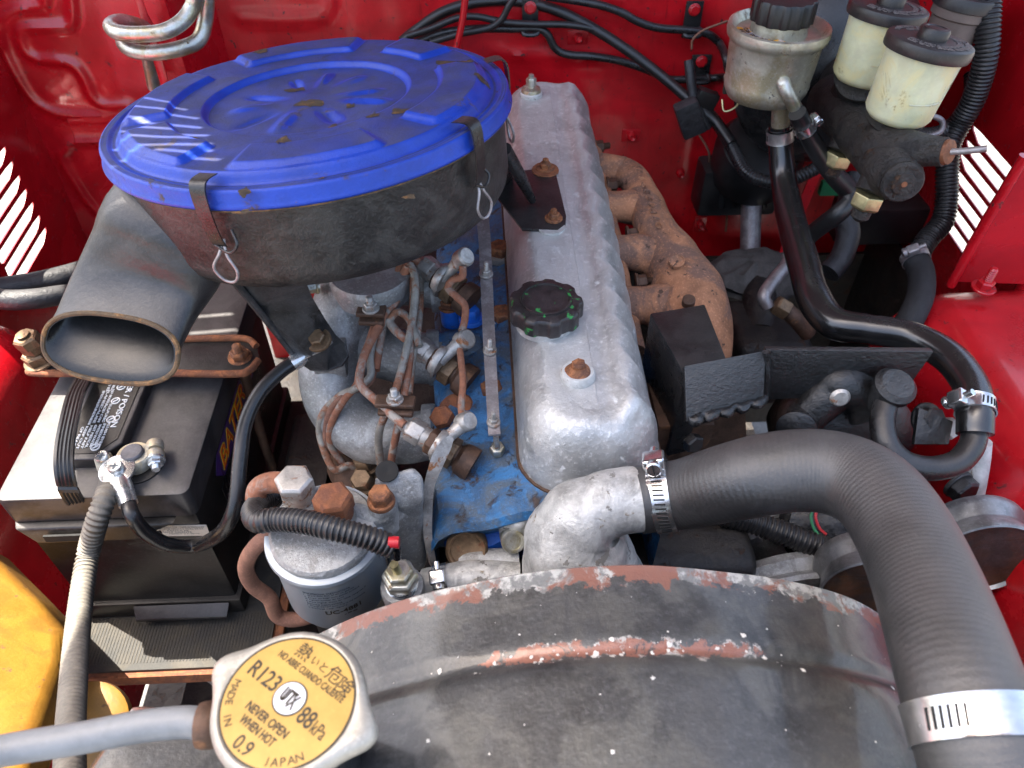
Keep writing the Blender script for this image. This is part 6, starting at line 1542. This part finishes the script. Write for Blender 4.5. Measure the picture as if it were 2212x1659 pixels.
sc_.add('gearbox', MB().box(P(1640, 760, .66), (.09, .10, .10)), 'grime', bevel=.015, seg=3)
bl_ = Thing('brake_line_union', 'dark brass banjo union on a flexible hose by the manifold', 'fitting')
bl_.add('hose', MB().tube([P(1745, 720, .58), P(1720, 690, .56), P(1695, 668, .55)], .0095, 16), 'rust_dark')
bl_.add('nut', MB().hexhead(P(1700, 672, .55), P(1680, 660, .545) - P(1700, 672, .55), .012, .016), 'bronze_nut', bevel=.0006)
bl_.add('bent_pipe', MB().tube([P(1660, 665, .55), P(1650, 640, .54), P(1672, 605, .53), P(1700, 570, .52), P(1702, 552, .515)], .0075, 14), 'steel_strip')
br_ = Thing('cowl_brace', 'flat red painted brace strip behind the thin hose', 'brace')
br_.add('strip', MB().plate([PY(1755, 368, .86), PY(1780, 362, .86), PY(1735, 470, .84), PY(1700, 560, .82), PY(1682, 552, .82), PY(1715, 460, .84)], V(-.2, -1, .2), .003), 'red_grimy')
cm_ = Thing('control_module', 'black plastic box mounted low behind the brake cylinder', 'module')
cm_.add('box', MB().box(PY(1900, 470, .86), (.12, .05, .055)), 'black_plastic', bevel=.005)
cm_.add('green_tag', MB().box(PY(1800, 405, .87), (.035, .01, .02)), 'wire_green', bevel=.002)
# ------------------------------------------------------------------ left rear pipes and harness
def hpipe(l, r, label, mt='zinc'):
    t = Thing('heater_pipe', label, 'pipe', 'bent heater pipes at the left wall'); t.add('body', MB().tube([PY(*q) for q in l], r, 18, 8), mt)
hpipe([(425, -30, .80), (418, 10, .80), (395, 45, .79), (355, 68, .78), (300, 74, .78), (255, 70, .785), (240, 56, .80), (258, 47, .82), (290, 52, .84), (315, 62, .86)], .0075, 'upper bent metal heater pipe hooked round the red strip')
hpipe([(448, -30, .81), (444, 40, .81), (430, 85, .80), (395, 103, .79), (345, 113, .785), (300, 112, .79), (272, 100, .80), (268, 82, .82), (292, 78, .84), (312, 90, .86), (322, 130, .87), (334, 190, .875)], .0075, 'lower bent metal heater pipe dropping behind the blue lid')
hs_ = Thing('hood_stay', 'flat red hood stay crossing behind the bent pipes', 'hood stay')
hs_.add('strip', MB().plate([PY(286, -20, .86), PY(300, -20, .86), PY(318, 30, .86), PY(332, 55, .86), PY(362, 172, .85), PY(348, 188, .85), PY(312, 70, .86)], V(.2, -1, .2), .0035), 'red_paint', bevel=.0008)
cable('harness', 'tape wrapped harness lying along the ledge beside the louvres', 'wiring', [(-40, 632, .50), (20, 622, .50), (80, 612, .505), (140, 598, .51), (200, 580, .52)], .0125, 'tape', 16, real=True)
cable('harness', 'second taped harness below the first on the red ledge', 'wiring', [(-40, 640, .49), (20, 648, .488), (80, 645, .49), (150, 636, .50), (220, 640, .52)], .0105, 'tape', 16, real=True)
q = P(2124, 622, .488)
fb = Thing('fender_bolt', 'pinkish red fender bolt beside the louvred panel', 'bolt')
fb.add('bolt', bolt(.0085, .008, q, V(0, -.05, 1), 1.4, .002, stud=.016), 'red_paint')
fh = Thing('fender_hole_plug', 'dark round plug hole in the red inner fender', 'hole')
Thing.all.remove(fh)
holes = []; done = []
for (p0, p1) in sorted(slots, key=lambda q: q[0][1]):
    (u0, v0, _), (u1, v1, _) = (p0, p1) if p0[0] < p1[0] else (p1, p0)
    if any(abs((v0 + v1) / 2 - v2) < .0066 and not (u1 < a2 or u0 > b2) for a2, b2, v2 in done): continue
    done.append((u0 - .004, u1 + .004, (v0 + v1) / 2)); w = .0032 if u1 > -.5 or v0 < .6 else .0017
    holes.append([(u0, v0 - w), (u1, v1 - w), (u1 + .003, v1), (u1, v1 + w), (u0, v0 + w), (u0 - .003, v0)])
hm = sheet([(HOOD['xl'], 0), (HOOD['xr'], 0), (HOOD['xr'] + .05, HOOD['L']), (HOOD['xl'] - .127, HOOD['L'])], holes, .0012)  # outline and slots set by the shade and sun stripes they throw
hm.xf(lambda p: hoodpt(p.x, p.y) + V(0, math.sin(HA), math.cos(HA)) * p.z)
body.add('hood', hm, 'red_under')
for t in Thing.all: t.finish()
